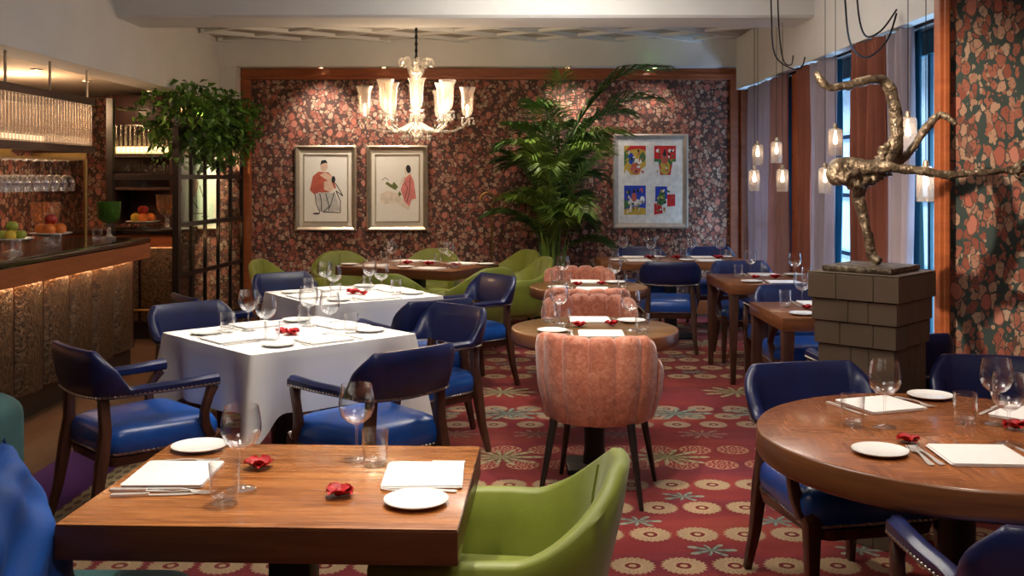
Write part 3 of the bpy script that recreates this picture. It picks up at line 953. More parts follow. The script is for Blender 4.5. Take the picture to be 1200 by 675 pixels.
for k in range(26):
    q = rp.random()
    p = P0.lerp(P1, 0.9 * q)
    p = p + Vector((rp.uniform(-0.22, 0.22), 0, 2.0 + rp.uniform(-0.1, 0.1)))
    pts = [p.copy()]
    ln = rp.uniform(0.18, 0.42)
    for s in range(6):
        p = p + Vector((rp.gauss(0, 0.02), rp.gauss(0, 0.02), -ln / 6))
        pts.append(p.copy())
        for _ in range(2):
            leaf(fo, p, Vector((rp.gauss(0, 1), rp.gauss(0, 1), -0.4)), Vector((0, 0, 1)), rp.uniform(0.05, 0.09))
    st.tube(pts, 0.004, 5)
# one long runner reaching to the left
pts = [P0 + Vector((-0.05, 0, 2.2)), P0 + Vector((-0.25, -0.02, 2.24)), P0 + Vector((-0.42, -0.03, 2.17)), P0 + Vector((-0.55, -0.03, 2.19))]
st.tube(pts, 0.004, 5)
for p in pts[1:]:
    for _ in range(5):
        leaf(fo, p + Vector((rp.uniform(0, 0.12), 0, 0)), Vector((rp.gauss(0, 1), rp.gauss(0, 1), 0.2)), Vector((0, 0, 1)), 0.08)
fo.build('foliage', MAT['ivy'], t, smooth=False, recalc=False)
st.build('vines', MAT['stem'], t)

# ------------------------------------------------------------------ pictures
def poly_part(mb, pts, y, w, h, th=0.002):
    """flat cut-out in picture coordinates (0..1 across, 0..1 up)"""
    vs = [((x - 0.5) * w, y, (z - 0.5) * h) for x, z in pts]
    n = len(vs)
    mb.add(vs, [tuple(range(n))])
def ell(cx, cy, rx, ry, n=14, a0=0.0):
    return [(cx + rx * math.cos(2 * PI * k / n) * math.cos(a0) - ry * math.sin(2 * PI * k / n) * math.sin(a0), cy + rx * math.cos(2 * PI * k / n) * math.sin(a0) + ry * math.sin(2 * PI * k / n) * math.cos(a0)) for k in range(n)]
def stroke(mb, pts, wd, y, w, h):
    for a, b in zip(pts[:-1], pts[1:]):
        dx, dy = (b[0] - a[0]) * w, (b[1] - a[1]) * h
        l = math.hypot(dx, dy) or 1
        nx, ny = -dy / l * wd / w, dx / l * wd / h
        poly_part(mb, [(a[0] + nx, a[1] + ny), (b[0] + nx, b[1] + ny), (b[0] - nx, b[1] - ny), (a[0] - nx, a[1] - ny)], y, w, h)
def frame_mb(w, h, fw, d0, d1):
    m = MB()
    W, H = w / 2, h / 2
    def ring(x, z, y):
        return [Vector((-x, y, -z)), Vector((x, y, -z)), Vector((x, y, z)), Vector((-x, y, z))]
    rings = [ring(W, H, 0.0), ring(W, H, -d0), ring(W - fw * 0.3, H - fw * 0.3, -d0 - 0.008), ring(W - fw * 0.8, H - fw * 0.8, -d1), ring(W - fw, H - fw, -d1 + 0.004), ring(W - fw, H - fw, 0.0)]
    for a, b in zip(rings[:-1], rings[1:]):
        m.add(a + b, [(k, (k + 1) % 4, 4 + (k + 1) % 4, 4 + k) for k in range(4)])
    return m
def picture(u0, u1, v0, v1, y, label, frame, fw=0.055, boards=True, tilt=0, inner=0.12, paper='paper'):
    a, b = ad(u0, v1, y), ad(u1, v0, y)
    w, h = b.x - a.x, b.z - a.z
    t = thing('framed_picture', label, 'picture', ((a.x + b.x) / 2, y, (a.z + b.z) / 2))
    frame_mb(w, h, fw, 0.035, 0.022).build('frame', frame, t, smooth=False)
    wi, hi = w - 2 * fw, h - 2 * fw
    box(-wi / 2, wi / 2, -0.012, -0.004, -hi / 2, hi / 2).build('mat_board', MAT['mat_board'] if boards else MAT['print_white'], t, smooth=False)
    return t, w, h, wi, hi

def art(t, name, items, w, h):
    for i, (mat, mb) in enumerate(items):
        mb.build(name if i == 0 else 'print_layer', mat, t, smooth=False, recalc=False)

PY = WALL_Y - 0.012
# left sketch: standing figure in a red coat holding a dancing figure
t, w, h, wi, hi = picture(346, 418, 170.5, 270.5, PY, 'silver-framed sketch of a person in a red coat embracing another, left of the pair', MAT['silver_frame'])
pw, ph = wi - 0.10, hi - 0.11
frame_mb(pw + 0.02, ph + 0.02, 0.010, 0.018, 0.016).build('inner_fillet', MAT['silver_frame'], t, smooth=False)
pp = box(-pw / 2, pw / 2, -0.015, -0.0125, -ph / 2, ph / 2).build('print', MAT['paper'], t, smooth=False)
def A():
    return MB()
y = -0.0155
m = A(); poly_part(m, [(0.13, 0.47), (0.20, 0.68), (0.33, 0.75), (0.56, 0.74), (0.68, 0.66), (0.74, 0.50), (0.60, 0.48), (0.55, 0.40), (0.36, 0.44), (0.24, 0.40)], y, pw, ph)
m.build('red_coat', MAT['coat_red'], pp, smooth=False, recalc=False)
m = A(); poly_part(m, ell(0.46, 0.83, 0.085, 0.075), y - 0.0003, pw, ph); poly_part(m, [(0.36, 0.70), (0.44, 0.66), (0.62, 0.58), (0.70, 0.64), (0.60, 0.70), (0.48, 0.74)], y - 0.0004, pw, ph)
poly_part(m, [(0.46, 0.60), (0.62, 0.62), (0.70, 0.50), (0.60, 0.44), (0.46, 0.48)], y - 0.0005, pw, ph)
m.build('figure_wash', MAT['skin_ink'], pp, smooth=False, recalc=False)
m = A(); poly_part(m, [(0.24, 0.42), (0.52, 0.44), (0.72, 0.42), (0.84, 0.16), (0.44, 0.13), (0.34, 0.16), (0.30, 0.28)], y - 0.0002, pw, ph)
m.build('skirt_wash', MAT['grey_wash'], pp, smooth=False, recalc=False)
m = A()
poly_part(m, [(0.37, 0.85), (0.40, 0.92), (0.50, 0.93), (0.55, 0.88), (0.50, 0.885), (0.42, 0.87)], y - 0.0006, pw, ph)
poly_part(m, ell(0.68, 0.63, 0.045, 0.055), y - 0.0006, pw, ph)
for s in ([(0.25, 0.42), (0.28, 0.26), (0.36, 0.14), (0.34, 0.12)], [(0.36, 0.42), (0.40, 0.30), (0.40, 0.15)], [(0.50, 0.42), (0.58, 0.22), (0.44, 0.14), (0.84, 0.13), (0.84, 0.30), (0.74, 0.46), (0.90, 0.38), (0.80, 0.50), (0.72, 0.58)], [(0.70, 0.44), (0.62, 0.26), (0.56, 0.16)], [(0.22, 0.115), (0.36, 0.12)]):
    stroke(m, s, 0.0045, y - 0.0006, pw, ph)
poly_part(m, ell(0.28, 0.115, 0.08, 0.013), y - 0.0007, pw, ph)
m.build('ink_lines', MAT['ink'], pp, smooth=False, recalc=False)
# right sketch: kneeling figure in coral cloak with reclining figure
t, w, h, wi, hi = picture(430, 501.5, 170.5, 270.5, PY, 'silver-framed sketch of a kneeling person in a coral cloak, right of the pair', MAT['silver_frame'])
frame_mb(pw + 0.02, ph + 0.02, 0.010, 0.018, 0.016).build('inner_fillet', MAT['silver_frame'], t, smooth=False)
pp = box(-pw / 2, pw / 2, -0.015, -0.0125, -ph / 2, ph / 2).build('print', MAT['paper'], t, smooth=False)
m = A(); poly_part(m, [(0.58, 0.48), (0.66, 0.64), (0.80, 0.72), (0.88, 0.62), (0.94, 0.34), (0.84, 0.33), (0.78, 0.22), (0.66, 0.30)], y, pw, ph)
m.build('coral_cloak', MAT['pink_ink'], pp, smooth=False, recalc=False)
m = A(); poly_part(m, ell(0.72, 0.77, 0.055, 0.06), y - 0.0003, pw, ph); poly_part(m, [(0.10, 0.40), (0.26, 0.46), (0.50, 0.42), (0.80, 0.20), (0.74, 0.17), (0.48, 0.28), (0.22, 0.26), (0.10, 0.30)], y - 0.0003, pw, ph)
poly_part(m, [(0.54, 0.54), (0.62, 0.66), (0.70, 0.72), (0.66, 0.58)], y - 0.0004, pw, ph)
m.build('figure_wash', simple('print_pale_wash', (0.78, 0.66, 0.54), 0.85), pp, smooth=False, recalc=False)
m = A(); poly_part(m, [(0.22, 0.57), (0.32, 0.52), (0.46, 0.47), (0.52, 0.52), (0.42, 0.60), (0.38, 0.55), (0.26, 0.60)], y - 0.0005, pw, ph); poly_part(m, [(0.52, 0.42), (0.56, 0.46), (0.60, 0.40), (0.54, 0.37)], y - 0.0005, pw, ph)
m.build('olive_leaves', MAT['olive_ink'], pp, smooth=False, recalc=False)
m = A(); poly_part(m, ell(0.76, 0.79, 0.055, 0.065, 14, 0.5), y - 0.0006, pw, ph)
for s in ([(0.66, 0.60), (0.74, 0.50), (0.68, 0.34)], [(0.80, 0.66), (0.78, 0.44), (0.72, 0.28)], [(0.14, 0.62), (0.22, 0.66), (0.30, 0.62)]):
    stroke(m, s, 0.003, y - 0.0006, pw, ph)
m.build('ink_lines', MAT['ink'], pp, smooth=False, recalc=False)
# large frame with four small colour prints
t, w, h, wi, hi = picture(718, 806, 157, 267.5, PY, 'large pale frame holding four small bright prints, right of the palm', MAT['pale_frame'], 0.06, False)
def four(cx, cz, kind):
    pw_, ph_ = 0.245, 0.33
    q = box(cx - pw_ / 2, cx + pw_ / 2, -0.014, -0.0125, cz - ph_ / 2, cz + ph_ / 2).build('print', MAT[kind[0]], t, smooth=False)
    rr = random.Random(kind[1])
    for li, (mt, shapes) in enumerate(kind[2]):
        m = MB()
        for s in shapes:
            vs = [(cx + (x - 0.5) * pw_, -0.0145 - 0.0003 * li, cz + (z - 0.5) * ph_) for x, z in s]
            m.add(vs, [tuple(range(len(vs)))])
        m.build('colour_shape', MAT[mt], q, smooth=False, recalc=False)
    for li, mt in enumerate(('print_white', 'print_yellow', 'ink', 'print_green', 'coat_red')):
        m = MB()
        for _ in range(4):
            s = ell(rr.uniform(0.12, 0.88), rr.uniform(0.1, 0.88), rr.uniform(0.025, 0.09), rr.uniform(0.02, 0.05), 8, rr.uniform(0, 3))
            vs = [(cx + (x - 0.5) * pw_, -0.0165 - 0.0003 * li, cz + (z - 0.5) * ph_) for x, z in s]
            m.add(vs, [tuple(range(len(vs)))])
        m.build('colour_shape', MAT[mt], q, smooth=False, recalc=False)
four(-0.175, 0.235, ('print_yellow', 1, [('print_red', [[(0.0, 0.78), (0.3, 1), (1, 1), (1, 0.82), (0.7, 0.9), (0.3, 0.85)]]), ('print_green', [[(0, 0.3), (0.2, 0.5), (0.2, 0.85), (0, 0.8)], ell(0.85, 0.6, 0.14, 0.16)]), ('print_white', [ell(0.62, 0.46, 0.2, 0.1), [(0.7, 0), (1, 0), (1, 0.3), (0.8, 0.2)], [(0, 0), (0.3, 0), (0.1, 0.2)]]), ('print_blue', [ell(0.32, 0.56, 0.13, 0.2)]), ('coat_red', [ell(0.52, 0.22, 0.24, 0.2)])]))
four(0.165, 0.235, ('print_red', 2, [('print_green', [[(0, 0.35), (1, 0.35), (1, 0.55), (0, 0.55)]]), ('print_white', [ell(0.16, 0.83, 0.08, 0.06), ell(0.72, 0.83, 0.08, 0.06), [(0, 0), (0.28, 0), (0.2, 0.45), (0, 0.45)], [(0.75, 0), (1, 0), (1, 0.45), (0.85, 0.45)]]), ('print_yellow', [ell(0.5, 0.25, 0.24, 0.25)]), ('coat_red', [ell(0.48, 0.55, 0.17, 0.18)]), ('ink', [ell(0.48, 0.72, 0.08, 0.09)])]))
four(-0.175, -0.215, ('print_blue', 3, [('print_yellow', [[(0, 0), (1, 0), (1, 0.22), (0.5, 0.28), (0, 0.18)]]), ('print_green', [[(0, 0.2), (0.3, 0.3), (0.2, 0.5), (0, 0.5)]]), ('print_white', [ell(0.5, 0.42, 0.33, 0.12), ell(0.84, 0.52, 0.11, 0.12), [(0.25, 0.1), (0.33, 0.1), (0.38, 0.4), (0.28, 0.4)], [(0.62, 0.12), (0.70, 0.12), (0.70, 0.4), (0.6, 0.4)]]), ('coat_red', [ell(0.46, 0.6, 0.12, 0.16)]), ('ink', [ell(0.46, 0.8, 0.06, 0.06)])]))
four(0.165, -0.215, ('print_white', 4, [('print_blue', [[(0.05, 0.45), (0.6, 0.55), (0.6, 0.97), (0.05, 0.97)]]), ('print_red', [[(0, 0), (0.4, 0.05), (0.35, 0.3), (0, 0.4)], [(0.6, 0.28), (0.97, 0.3), (0.97, 0.7), (0.6, 0.7)]]), ('print_green', [[(0.12, 0.4), (0.3, 0.3), (0.55, 0.4), (0.5, 0.75), (0.35, 0.85), (0.2, 0.7)]]), ('ink', [ell(0.4, 0.8, 0.09, 0.09)])]))
# picture seen through the partition glass on the wall behind the bar
t, w, h, wi, hi = picture(209, 257, 166, 269, PY, 'pale green framed sketch seen through the gridded glass partition', MAT['silver_frame'], 0.03)
pw, ph = wi - 0.05, hi - 0.06
pp = box(-pw / 2, pw / 2, -0.015, -0.0125, -ph / 2, ph / 2).build('print', MAT['green_paper'], t, smooth=False)
m = A(); poly_part(m, [(0.06, 0.42), (0.12, 0.60), (0.36, 0.66), (0.52, 0.52), (0.40, 0.36), (0.16, 0.34)], y, pw, ph)
m.build('pale_red_wash', simple('print_faded_red', (0.52, 0.36, 0.28), 0.85), pp, smooth=False, recalc=False)
m = A(); poly_part(m, ell(0.60, 0.72, 0.07, 0.06), y - 0.0006, pw, ph)
for s in ([(0.06, 0.40), (0.12, 0.26), (0.34, 0.14), (0.66, 0.14), (0.66, 0.34), (0.54, 0.50)], [(0.26, 0.50), (0.32, 0.30), (0.50, 0.20)], [(0.60, 0.10), (0.80, 0.10)]):
    stroke(m, s, 0.005, y - 0.0006, pw, ph)
m.build('ink_lines', MAT['ink'], pp, smooth=False, recalc=False)
# ------------------------------------------------------------------ chairs (local +Y is the way the sitter faces)
def u_path(hw, yf, yb, rc, bow, n=14):
    """U-shaped plan: right arm front -> round the back -> left arm front; (x, y, outward normal)"""
    pts = []
    ys = yb + rc
    m = 18
    for k in range(m):
        yy = yf + (ys - yf) * k / m
        pts.append((hw + bow * math.sin(PI * k / m), yy))
    for k in range(n + 1):
        a = -R(90) * k / n
        pts.append((hw - rc + rc * math.cos(a), ys + rc * math.sin(a)))
    right = pts[:]
    mid = []
    x_end = hw - rc
    for k in range(1, 8):
        q = k / 8.0
        mid.append((x_end * (1 - 2 * q), yb - 0.012 * math.sin(PI * q)))
    left = [(-x, y) for x, y in reversed(right)]
    return right + mid + left

def taper(pts, k, yb, yf):
    return [(x * (k + (1 - k) * min(1.0, max(0.0, (y - yb) / (yf - yb)))), y) for x, y in pts]

def band(pts, zb, zt, th, lean, inset=0.0):
    """loft an upholstered band along the plan path; zb/zt are functions of the path fraction"""
    n = len(pts)
    ln = [0.0]
    for a, b in zip(pts[:-1], pts[1:]):
        ln.append(ln[-1] + math.hypot(b[0] - a[0], b[1] - a[1]))
    tot = ln[-1]
    secs, info = [], []
    for i, (x, y) in enumerate(pts):
        a = pts[max(0, i - 1)]
        b = pts[min(n - 1, i + 1)]
        tx, ty = b[0] - a[0], b[1] - a[1]
        l = math.hypot(tx, ty)
        nx, ny = ty / l, -tx / l          # outward
        if nx * x + ny * (y - 0.1) < 0:
            nx, ny = -nx, -ny
        q = ln[i] / tot
        s = min(q, 1 - q) * 2.0           # 0 at the arm fronts, 1 in the middle of the back
        b0, t0 = zb(s), zt(s)
        h = t0 - b0
        o = lean(s)
        tk = th(s) if callable(th) else th
        def P(off, f, zz=None):
            sh = o * f - inset * sstep(0.15, 0.9, s) * (1 - f) ** 1.3
            return Vector((x + nx * (off + sh), y + ny * (off + sh), b0 + h * f if zz is None else zz))
        r = min(0.018, h * 0.3)
        sec = [P(tk, 0.0, b0 + r * 0.5), P(tk + 0.003, 0.35), P(tk + 0.001, 0.75), P(tk - 0.006, 1, t0 - r * 0.7), P(tk * 0.4, 1, t0), P(-tk * 0.4, 1, t0), P(-tk + 0.006, 1, t0 - r * 0.7), P(-tk, 0.7), P(-tk, 0.3), P(-tk + 0.004, 0, b0 + r * 0.4), P(-tk * 0.4, 0, b0), P(tk * 0.5, 0, b0)]
        secs.append(sec)
        info.append((P(tk + 0.002, 0.0, b0 + 0.012), Vector((nx, ny, 0))))
    return secs, info

def nails(line, normals, pitch, r):
    """a narrow strip carrying domed nail heads, all one connected piece"""
    m = MB()
    rows = [[p + Vector((0, 0, -r * 0.8)) + n_ * 0.0005 for p, n_ in zip(line, normals)], [p + Vector((0, 0, r * 0.8)) + n_ * 0.0005 for p, n_ in zip(line, normals)]]
    m.grid(rows)
    acc = 0.0
    nxt = pitch * 0.5
    for i in range(len(line) - 1):
        seg = (line[i + 1] - line[i]).length
        while nxt <= acc + seg:
            f = (nxt - acc) / seg
            p = line[i].lerp(line[i + 1], f)
            n_ = normals[i].lerp(normals[i + 1], f).normalized()
            s = n_.cross(Vector((0, 0, 1)))
            w = Vector((0, 0, 1))
            tip = p + n_ * r * 0.8
            ring = [p + (s * math.cos(k * PI / 3) + w * math.sin(k * PI / 3)) * r for k in range(6)]
            ring2 = [p + n_ * r * 0.55 + (s * math.cos(k * PI / 3) + w * math.sin(k * PI / 3)) * r * 0.7 for k in range(6)]
            m.add(ring + ring2 + [tip], [(k, (k + 1) % 6, 6 + (k + 1) % 6, 6 + k) for k in range(6)] + [(6 + k, 6 + (k + 1) % 6, 12) for k in range(6)])
            nxt += pitch
        acc += seg
    return m

def pad(hw, hd, r, z0, z1, taper=0.0, y0=0.0):
    """domed seat pad"""
    h = z1 - z0
    prof = [(0.955, 0.0), (1.0, 0.12), (1.015, 0.40), (1.0, 0.62), (0.94, 0.80), (0.80, 0.91), (0.5, 0.98), (0.15, 1.0)]
    secs = []
    for sc, f in prof:
        o = rrect(hw, hd, r, 6, z0 + h * f, sc)
        for p in o:
            p.x *= 1 + taper * p.y / hd
            p.y += y0
        secs.append(o)
    return MB().loft(secs)

def blue_chair(label, group='blue leather armchairs'):
    t = thing('leather_armchair', label, 'chair', (0, 0, 0), 0, group)
    pad(0.25, 0.255, 0.07, 0.345, 0.49, 0.10, 0.0).build('seat', MAT['blue_leather'], t, angle=60)
    o = rrect(0.253, 0.258, 0.07, 6, 0.358, 0.985)
    for p in o:
        p.x *= 1 + 0.10 * p.y / 0.268
    o.append(o[0].copy())
    nr = [Vector((p.x, p.y, 0)).normalized() for p in o]
    nails(o, nr, 0.021, 0.0068).build('nailhead_trim', MAT['nail'], t, smooth=False)
    fr = [rrect(0.23, 0.255, 0.06, 6, z, sc) for z, sc in ((0.305, 0.96), (0.344, 1.0))]
    MB().loft(fr).build('seat_rail', MAT['chair_wood'], t)
    pts = taper(u_path(0.262, 0.235, -0.275, 0.055, 0.008), 0.84, -0.27, 0.235)
    zb = lambda s: 0.602 - 0.012 * sstep(0.5, 1, s)
    zt = lambda s: 0.655 - 0.008 * sstep(0.0, 0.3, s) + 0.165 * min(1.0, max(0.0, (s - 0.575) / 0.155))
    lean = lambda s: 0.045 * sstep(0.4, 0.8, s)
    secs, info = band(pts, zb, zt, 0.026, lean)
    MB().loft(secs).build('backrest', MAT['navy_leather'], t, angle=50)
    nails([p for p, n_ in info], [n_ for p, n_ in info], 0.021, 0.0068).build('nailhead_trim', MAT['nail'], t, smooth=False)
    for s in (-1, 1):
        MB().tube([(s * 0.255, 0.235, 0.0), (s * 0.250, 0.240, 0.2), (s * 0.250, 0.240, 0.37), (s * 0.255, 0.225, 0.385)], [0.014, 0.020, 0.025, 0.025], square=True).build('leg', MAT['chair_wood'], t, bevel=0.004)
        MB().tube([(s * 0.258, 0.20, 0.375), (s * 0.272, 0.165, 0.44), (s * 0.282, 0.160, 0.50), (s * 0.276, 0.185, 0.56), (s * 0.262, 0.212, 0.604)], [0.022, 0.020, 0.017, 0.017, 0.021], square=True).build('arm_post', MAT['chair_wood'], t, bevel=0.004)
        MB().tube([(s * 0.225, -0.335, 0.0), (s * 0.208, -0.300, 0.16), (s * 0.202, -0.272, 0.34), (s * 0.196, -0.255, 0.46), (s * 0.188, -0.262, 0.605)], [0.014, 0.019, 0.024, 0.022, 0.020], square=True).build('leg', MAT['chair_wood'], t, bevel=0.004)
    return t

def green_chair(label, group='lime green tub chairs'):
    t = thing('tub_chair', label, 'chair', (0, 0, 0), 0, group)
    pts = u_path(0.275, 0.275, -0.27, 0.17, 0.015, 12)
    zb = lambda s: 0.285
    zt = lambda s: 0.600 + 0.012 * sstep(0.0, 0.4, s) + 0.185 * sstep(0.46, 0.90, s)
    lean = lambda s: 0.020 + 0.035 * sstep(0.4, 0.95, s)
    th = lambda s: 0.030
    secs, info = band(pts, zb, zt, th, lean, 0.065)
    MB().loft(secs).build('shell', MAT['green_velvet'], t, angle=55)
    # stitched seam up the middle of the inner back
    MB().tube([(0, -0.237, 0.47), (0, -0.247, 0.58), (0, -0.262, 0.70), (0, -0.275, 0.775)], 0.004, 6).build('seam', MAT['green_velvet'], t)
    pad(0.243, 0.265, 0.09, 0.30, 0.46, 0.0, 0.02).build('seat', MAT['green_velvet'], t, angle=60)
    m = MB()
    m.loft([rrect(0.262, 0.262, 0.15, 6, z, sc) for z, sc in ((0.262, 0.94), (0.285, 1.0), (0.299, 1.0))])
    m.build('underside', MAT['green_velvet'], t)
    for sx in (-1, 1):
        for sy in (-1, 1):
            MB().tube([(sx * 0.26, sy * 0.26 - 0.0, 0.0), (sx * 0.20, sy * 0.20, 0.27)], [0.010, 0.018], 10).build('leg', MAT['black_wood'], t)
    return t

def pink_chair(label, group='scalloped pink chairs'):
    t = thing('channel_back_chair', label, 'chair', (0, 0, 0), 0, group)
    nch, per = 8, 14
    a0, a1 = R(-14), R(194)
    rows = []
    N = nch * per
    prof = [(0.0, -0.030, 0.0), (0.0, 0.012, 0.02), (0.03, 0.028, 0.10), (0.5, 0.034, 0.5), (0.90, 0.032, 0.9), (0.975, 0.024, 0.97), (1.0, 0.002, 1.0), (0.975, -0.022, 0.97), (0.9, -0.028, 0.9), (0.35, -0.028, 0.35)]
    secs = []
    for i in range(N + 1):
        q = i / N
        a = a0 + (a1 - a0) * q
        c = (i % per) / per
        bulge = max(0.0, math.sin(PI * c)) ** 0.42
        side = abs(2 * q - 1)
        top = 0.785 - 0.21 * sstep(0.52, 1.0, side) + 0.024 * bulge
        zb = 0.375
        sec = []
        for f, off, g in prof:
            r = 0.252 + 0.012 * f + (off + (0.026 * bulge if off > 0 else -0.020 * bulge) * (0.35 + 0.65 * f))
            r -= 0.020 * (1 - sstep(0, 0.25, f)) if off > 0 else 0
            z = zb + (top - zb) * f
            sec.append(Vector((r * math.cos(a), -r * math.sin(a) * 1.0, z)))
        secs.append(sec)
    MB().loft(secs).build('backrest', MAT['pink'], t, angle=70)
    o = []
    for sc, z in ((0.90, 0.372), (1.0, 0.385), (1.02, 0.43), (1.0, 0.465), (0.9, 0.485), (0.5, 0.495), (0.1, 0.497)):
        o.append([Vector((0.228 * sc * math.cos(2 * PI * k / 32), 0.228 * sc * math.sin(2 * PI * k / 32) * (1.12 if math.sin(2 * PI * k / 32) > 0 else 1.0), z)) for k in range(32)])
    MB().loft(o).build('seat', MAT['pink'], t, angle=60)
    for sx in (-1, 1):
        for sy in (-1, 1):
            MB().tube([(sx * 0.245, sy * 0.245, 0.0), (sx * 0.185, sy * 0.185, 0.385)], [0.011, 0.021], 10).build('leg', MAT['black_wood'], t)
    return t

def face(dx, dy):
    """rotation that turns local +Y to (dx, dy)"""
    return math.atan2(dy, dx) - PI / 2

BL = None
def place_blue(x, y, dx, dy, label):
    global BL
    if BL is None:
        BL = blue_chair(label)
        o = BL
        o.location = (x, y, 0)
        o.rotation_euler.z = face(dx, dy)
        return o
    return dup(BL, label, (x, y, 0), face(dx, dy))

# the nearer white-clothed table
W1 = Vector((-1.15, 5.27))
place_blue(-1.70, 4.71, .71, .70, 'blue armchair nearest the bar panels, left of the nearer white-clothed table')
place_blue(-0.645, 4.66, -.70, .71, 'blue armchair with its back to us between nearer white table and foreground table')
place_blue(-0.53, 5.72, -.72, -.69, 'dark blue armchair on the right side of the nearer white table, facing us')
place_blue(-1.70, 5.83, .70, -.71, 'blue armchair behind the far left edge of the nearer white table')
# the farther white-clothed table
place_blue(-0.61, 6.46, -.55, .83, 'dark armchair between the two white-clothed tables, its arm pointing left')
place_blue(-0.36, 7.62, -.80, -.60, 'dark armchair right of the farther white table, in front of green chairs')
place_blue(-1.60, 7.72, .62, -.78, 'blue armchair behind the farther white table, before the leftmost green chair')
place_blue(-1.80, 6.60, .80, .60, 'dark armchair left of the farther white table, before the glass partition')
# round table on the right
place_blue(1.22, 3.78, .20, -.98, 'glossy blue armchair on the left behind the big round table')
place_blue(1.93, 3.93, -.25, -.97, 'blue armchair behind the big round table, under the sculpture pedestal')
place_blue(1.27, 2.47, .05, 1.0, 'dark blue armchair at the bottom right corner with its back to us')
# tables along the windows and at the back wall
place_blue(1.84, 5.16, -.05, 1.0, 'blue armchair mostly hidden behind the sculpture pedestal, one arm showing')
place_blue(1.93, 6.74, 0.05, -1.0, 'bright blue armchair at the far side of the table beside the pedestal')
place_blue(2.02, 7.46, 0.0, 1.0, 'dark armchair at the near side of the second window table')
place_blue(2.02, 8.78, 0.0, -1.0, 'light-catching blue armchair at the far side of the second window table')
place_blue(1.42, 9.28, .10, 1.0, 'blue armchair with its back to us at the long rear table')
place_blue(1.36, 10.62, 0.0, -1.0, 'blue armchair against the wallpaper at the left end of the long rear table')
place_blue(2.10, 10.62, 0.0, -1.0, 'blue armchair in the back right corner behind the long rear table')

GL = green_chair('lime green tub chair in the foreground, right of the square wooden table')
GL.location = (-0.04, 2.80, 0)
GL.rotation_euler.z = face(-1.0, 0.12)
for x, y, dx, dy, s in [(-2.02, 9.35, .9, -.2, 'leftmost green tub chair by the wallpaper, left of the rear dining table'),
                        (-1.67, 10.26, .35, -.94, 'green tub chair behind the rear dining table, under the right sketch'),
                        (-0.86, 10.57, -.15, -1.0, 'green tub chair at the back of the rear table, below the chandelier'),
                        (-0.93, 8.35, .20, .98, 'green tub chair in front of the rear dining table, beyond the second white table'),
                        (-0.34, 8.82, -.62, .78, 'tall-backed green tub chair with its back to us, behind the dark armchair'),
                        (0.02, 9.64, -.95, -.30, 'green tub chair in full view left of the first round table'),
                        (-0.08, 10.48, -.80, -.60, 'green tub chair tucked behind another beside the palm pot')]:
    dup(GL, s, (x, y, 0), face(dx, dy))

PK = pink_chair('pink scalloped chair in the middle of the room with its back to us')
PK.location = (0.43, 5.06, 0)
PK.rotation_euler.z = face(0.26, 0.96)
for x, y, dx, dy, s in [(0.48, 6.28, -.05, -1.0, 'pink scalloped chair facing us behind the nearer small round table'),
                        (0.52, 7.12, 0.05, 1.0, 'dark-looking pink scalloped chair back to back with another in mid room'),
                        (0.56, 8.36, 0.0, -1.0, 'farthest pink scalloped chair, behind the farther small round table')]:
    dup(PK, s, (x, y, 0), face(dx, dy))

# ------------------------------------------------------------------ tables
def square_table(x, y, rz, w, d, label, top='table_wood', edge='table_edge', th=0.084, legs=None, grp=None, z=0.75):
    t = thing('dining_table', label, 'table', (x, y, 0), rz, grp)
    MB().box(-w / 2, w / 2, -d / 2, d / 2, z - th, z - 0.0042).build('edge_frame', MAT[edge], t, bevel=0.004)
    MB().box(-w / 2 + 0.002, w / 2 - 0.002, -d / 2 + 0.002, d / 2 - 0.002, z - 0.004, z).build('tabletop', MAT[top], t, bevel=0.0015)
    if legs is None:
        MB().box(-0.055, 0.055, -0.055, 0.055, 0.02, z - th).build('pedestal', MAT['black_metal'], t, bevel=0.006)
        MB().box(-0.22, 0.22, -0.22, 0.22, 0.0, 0.02).build('base_plate', MAT['black_metal'], t, bevel=0.006)
    else:
        for sx in (-1, 1):
            for sy in (-1, 1):
                MB().tube([(sx * (w / 2 - 0.03), sy * (d / 2 - 0.03), 0), (sx * (w / 2 - 0.04), sy * (d / 2 - 0.04), z - th)], [0.018, 0.034], square=True).build('leg', MAT[legs], t, bevel=0.004)
    return t
def round_table(x, y, r, label, top, edge, th=0.08, z=0.75):
    t = thing('round_table', label, 'table', (x, y, 0))
    MB().lathe([(r - 0.012, z - th), (r - 0.002, z - th + 0.008), (r, z - th + 0.02), (r, z - 0.008), (r - 0.004, z - 0.002), (r - 0.010, z - 0.0012), (r - 0.02, z - 0.0012)], 72).build('edge_frame', MAT[edge], t, angle=50)
    MB().lathe([(1e-4, z - 0.001), (r - 0.008, z - 0.001), (r - 0.010, z), (1e-4, z)], 72).build('tabletop', MAT[top], t)
    MB().lathe([(0.065, 0.03), (0.055, 0.10), (0.055, z - th - 0.02), (0.12, z - th)], 20).build('pedestal', MAT['black_metal'], t)
    MB().box(-0.15, 0.15, -0.15, 0.15, 0.0, 0.03).build('base_plate', MAT['black_metal'], t, bevel=0.012)
    return t
FT = (-0.575, 2.705)
square_table(FT[0], FT[1], R(-2.3), 0.935, 0.725, 'square amber wooden table in the left foreground laid for two')
round_table(1.39, 3.20, 0.61, 'big round marquetry table at the right edge of the room', 'round_wood', 'round_edge', 0.088)
round_table(0.44, 5.47, 0.445, 'nearer small round table between the pink scalloped chairs', 'bronze_top', 'round_edge', 0.078)
round_table(0.565, 7.56, 0.435, 'farther small round table between the pink scalloped chairs', 'bronze_top', 'round_edge', 0.078)
square_table(1.93, 6.20, R(0.5), 0.80, 0.78, 'brown wooden table right behind the sculpture pedestal', 'mid_wood', 'mid_wood', 0.075, 'chair_wood')
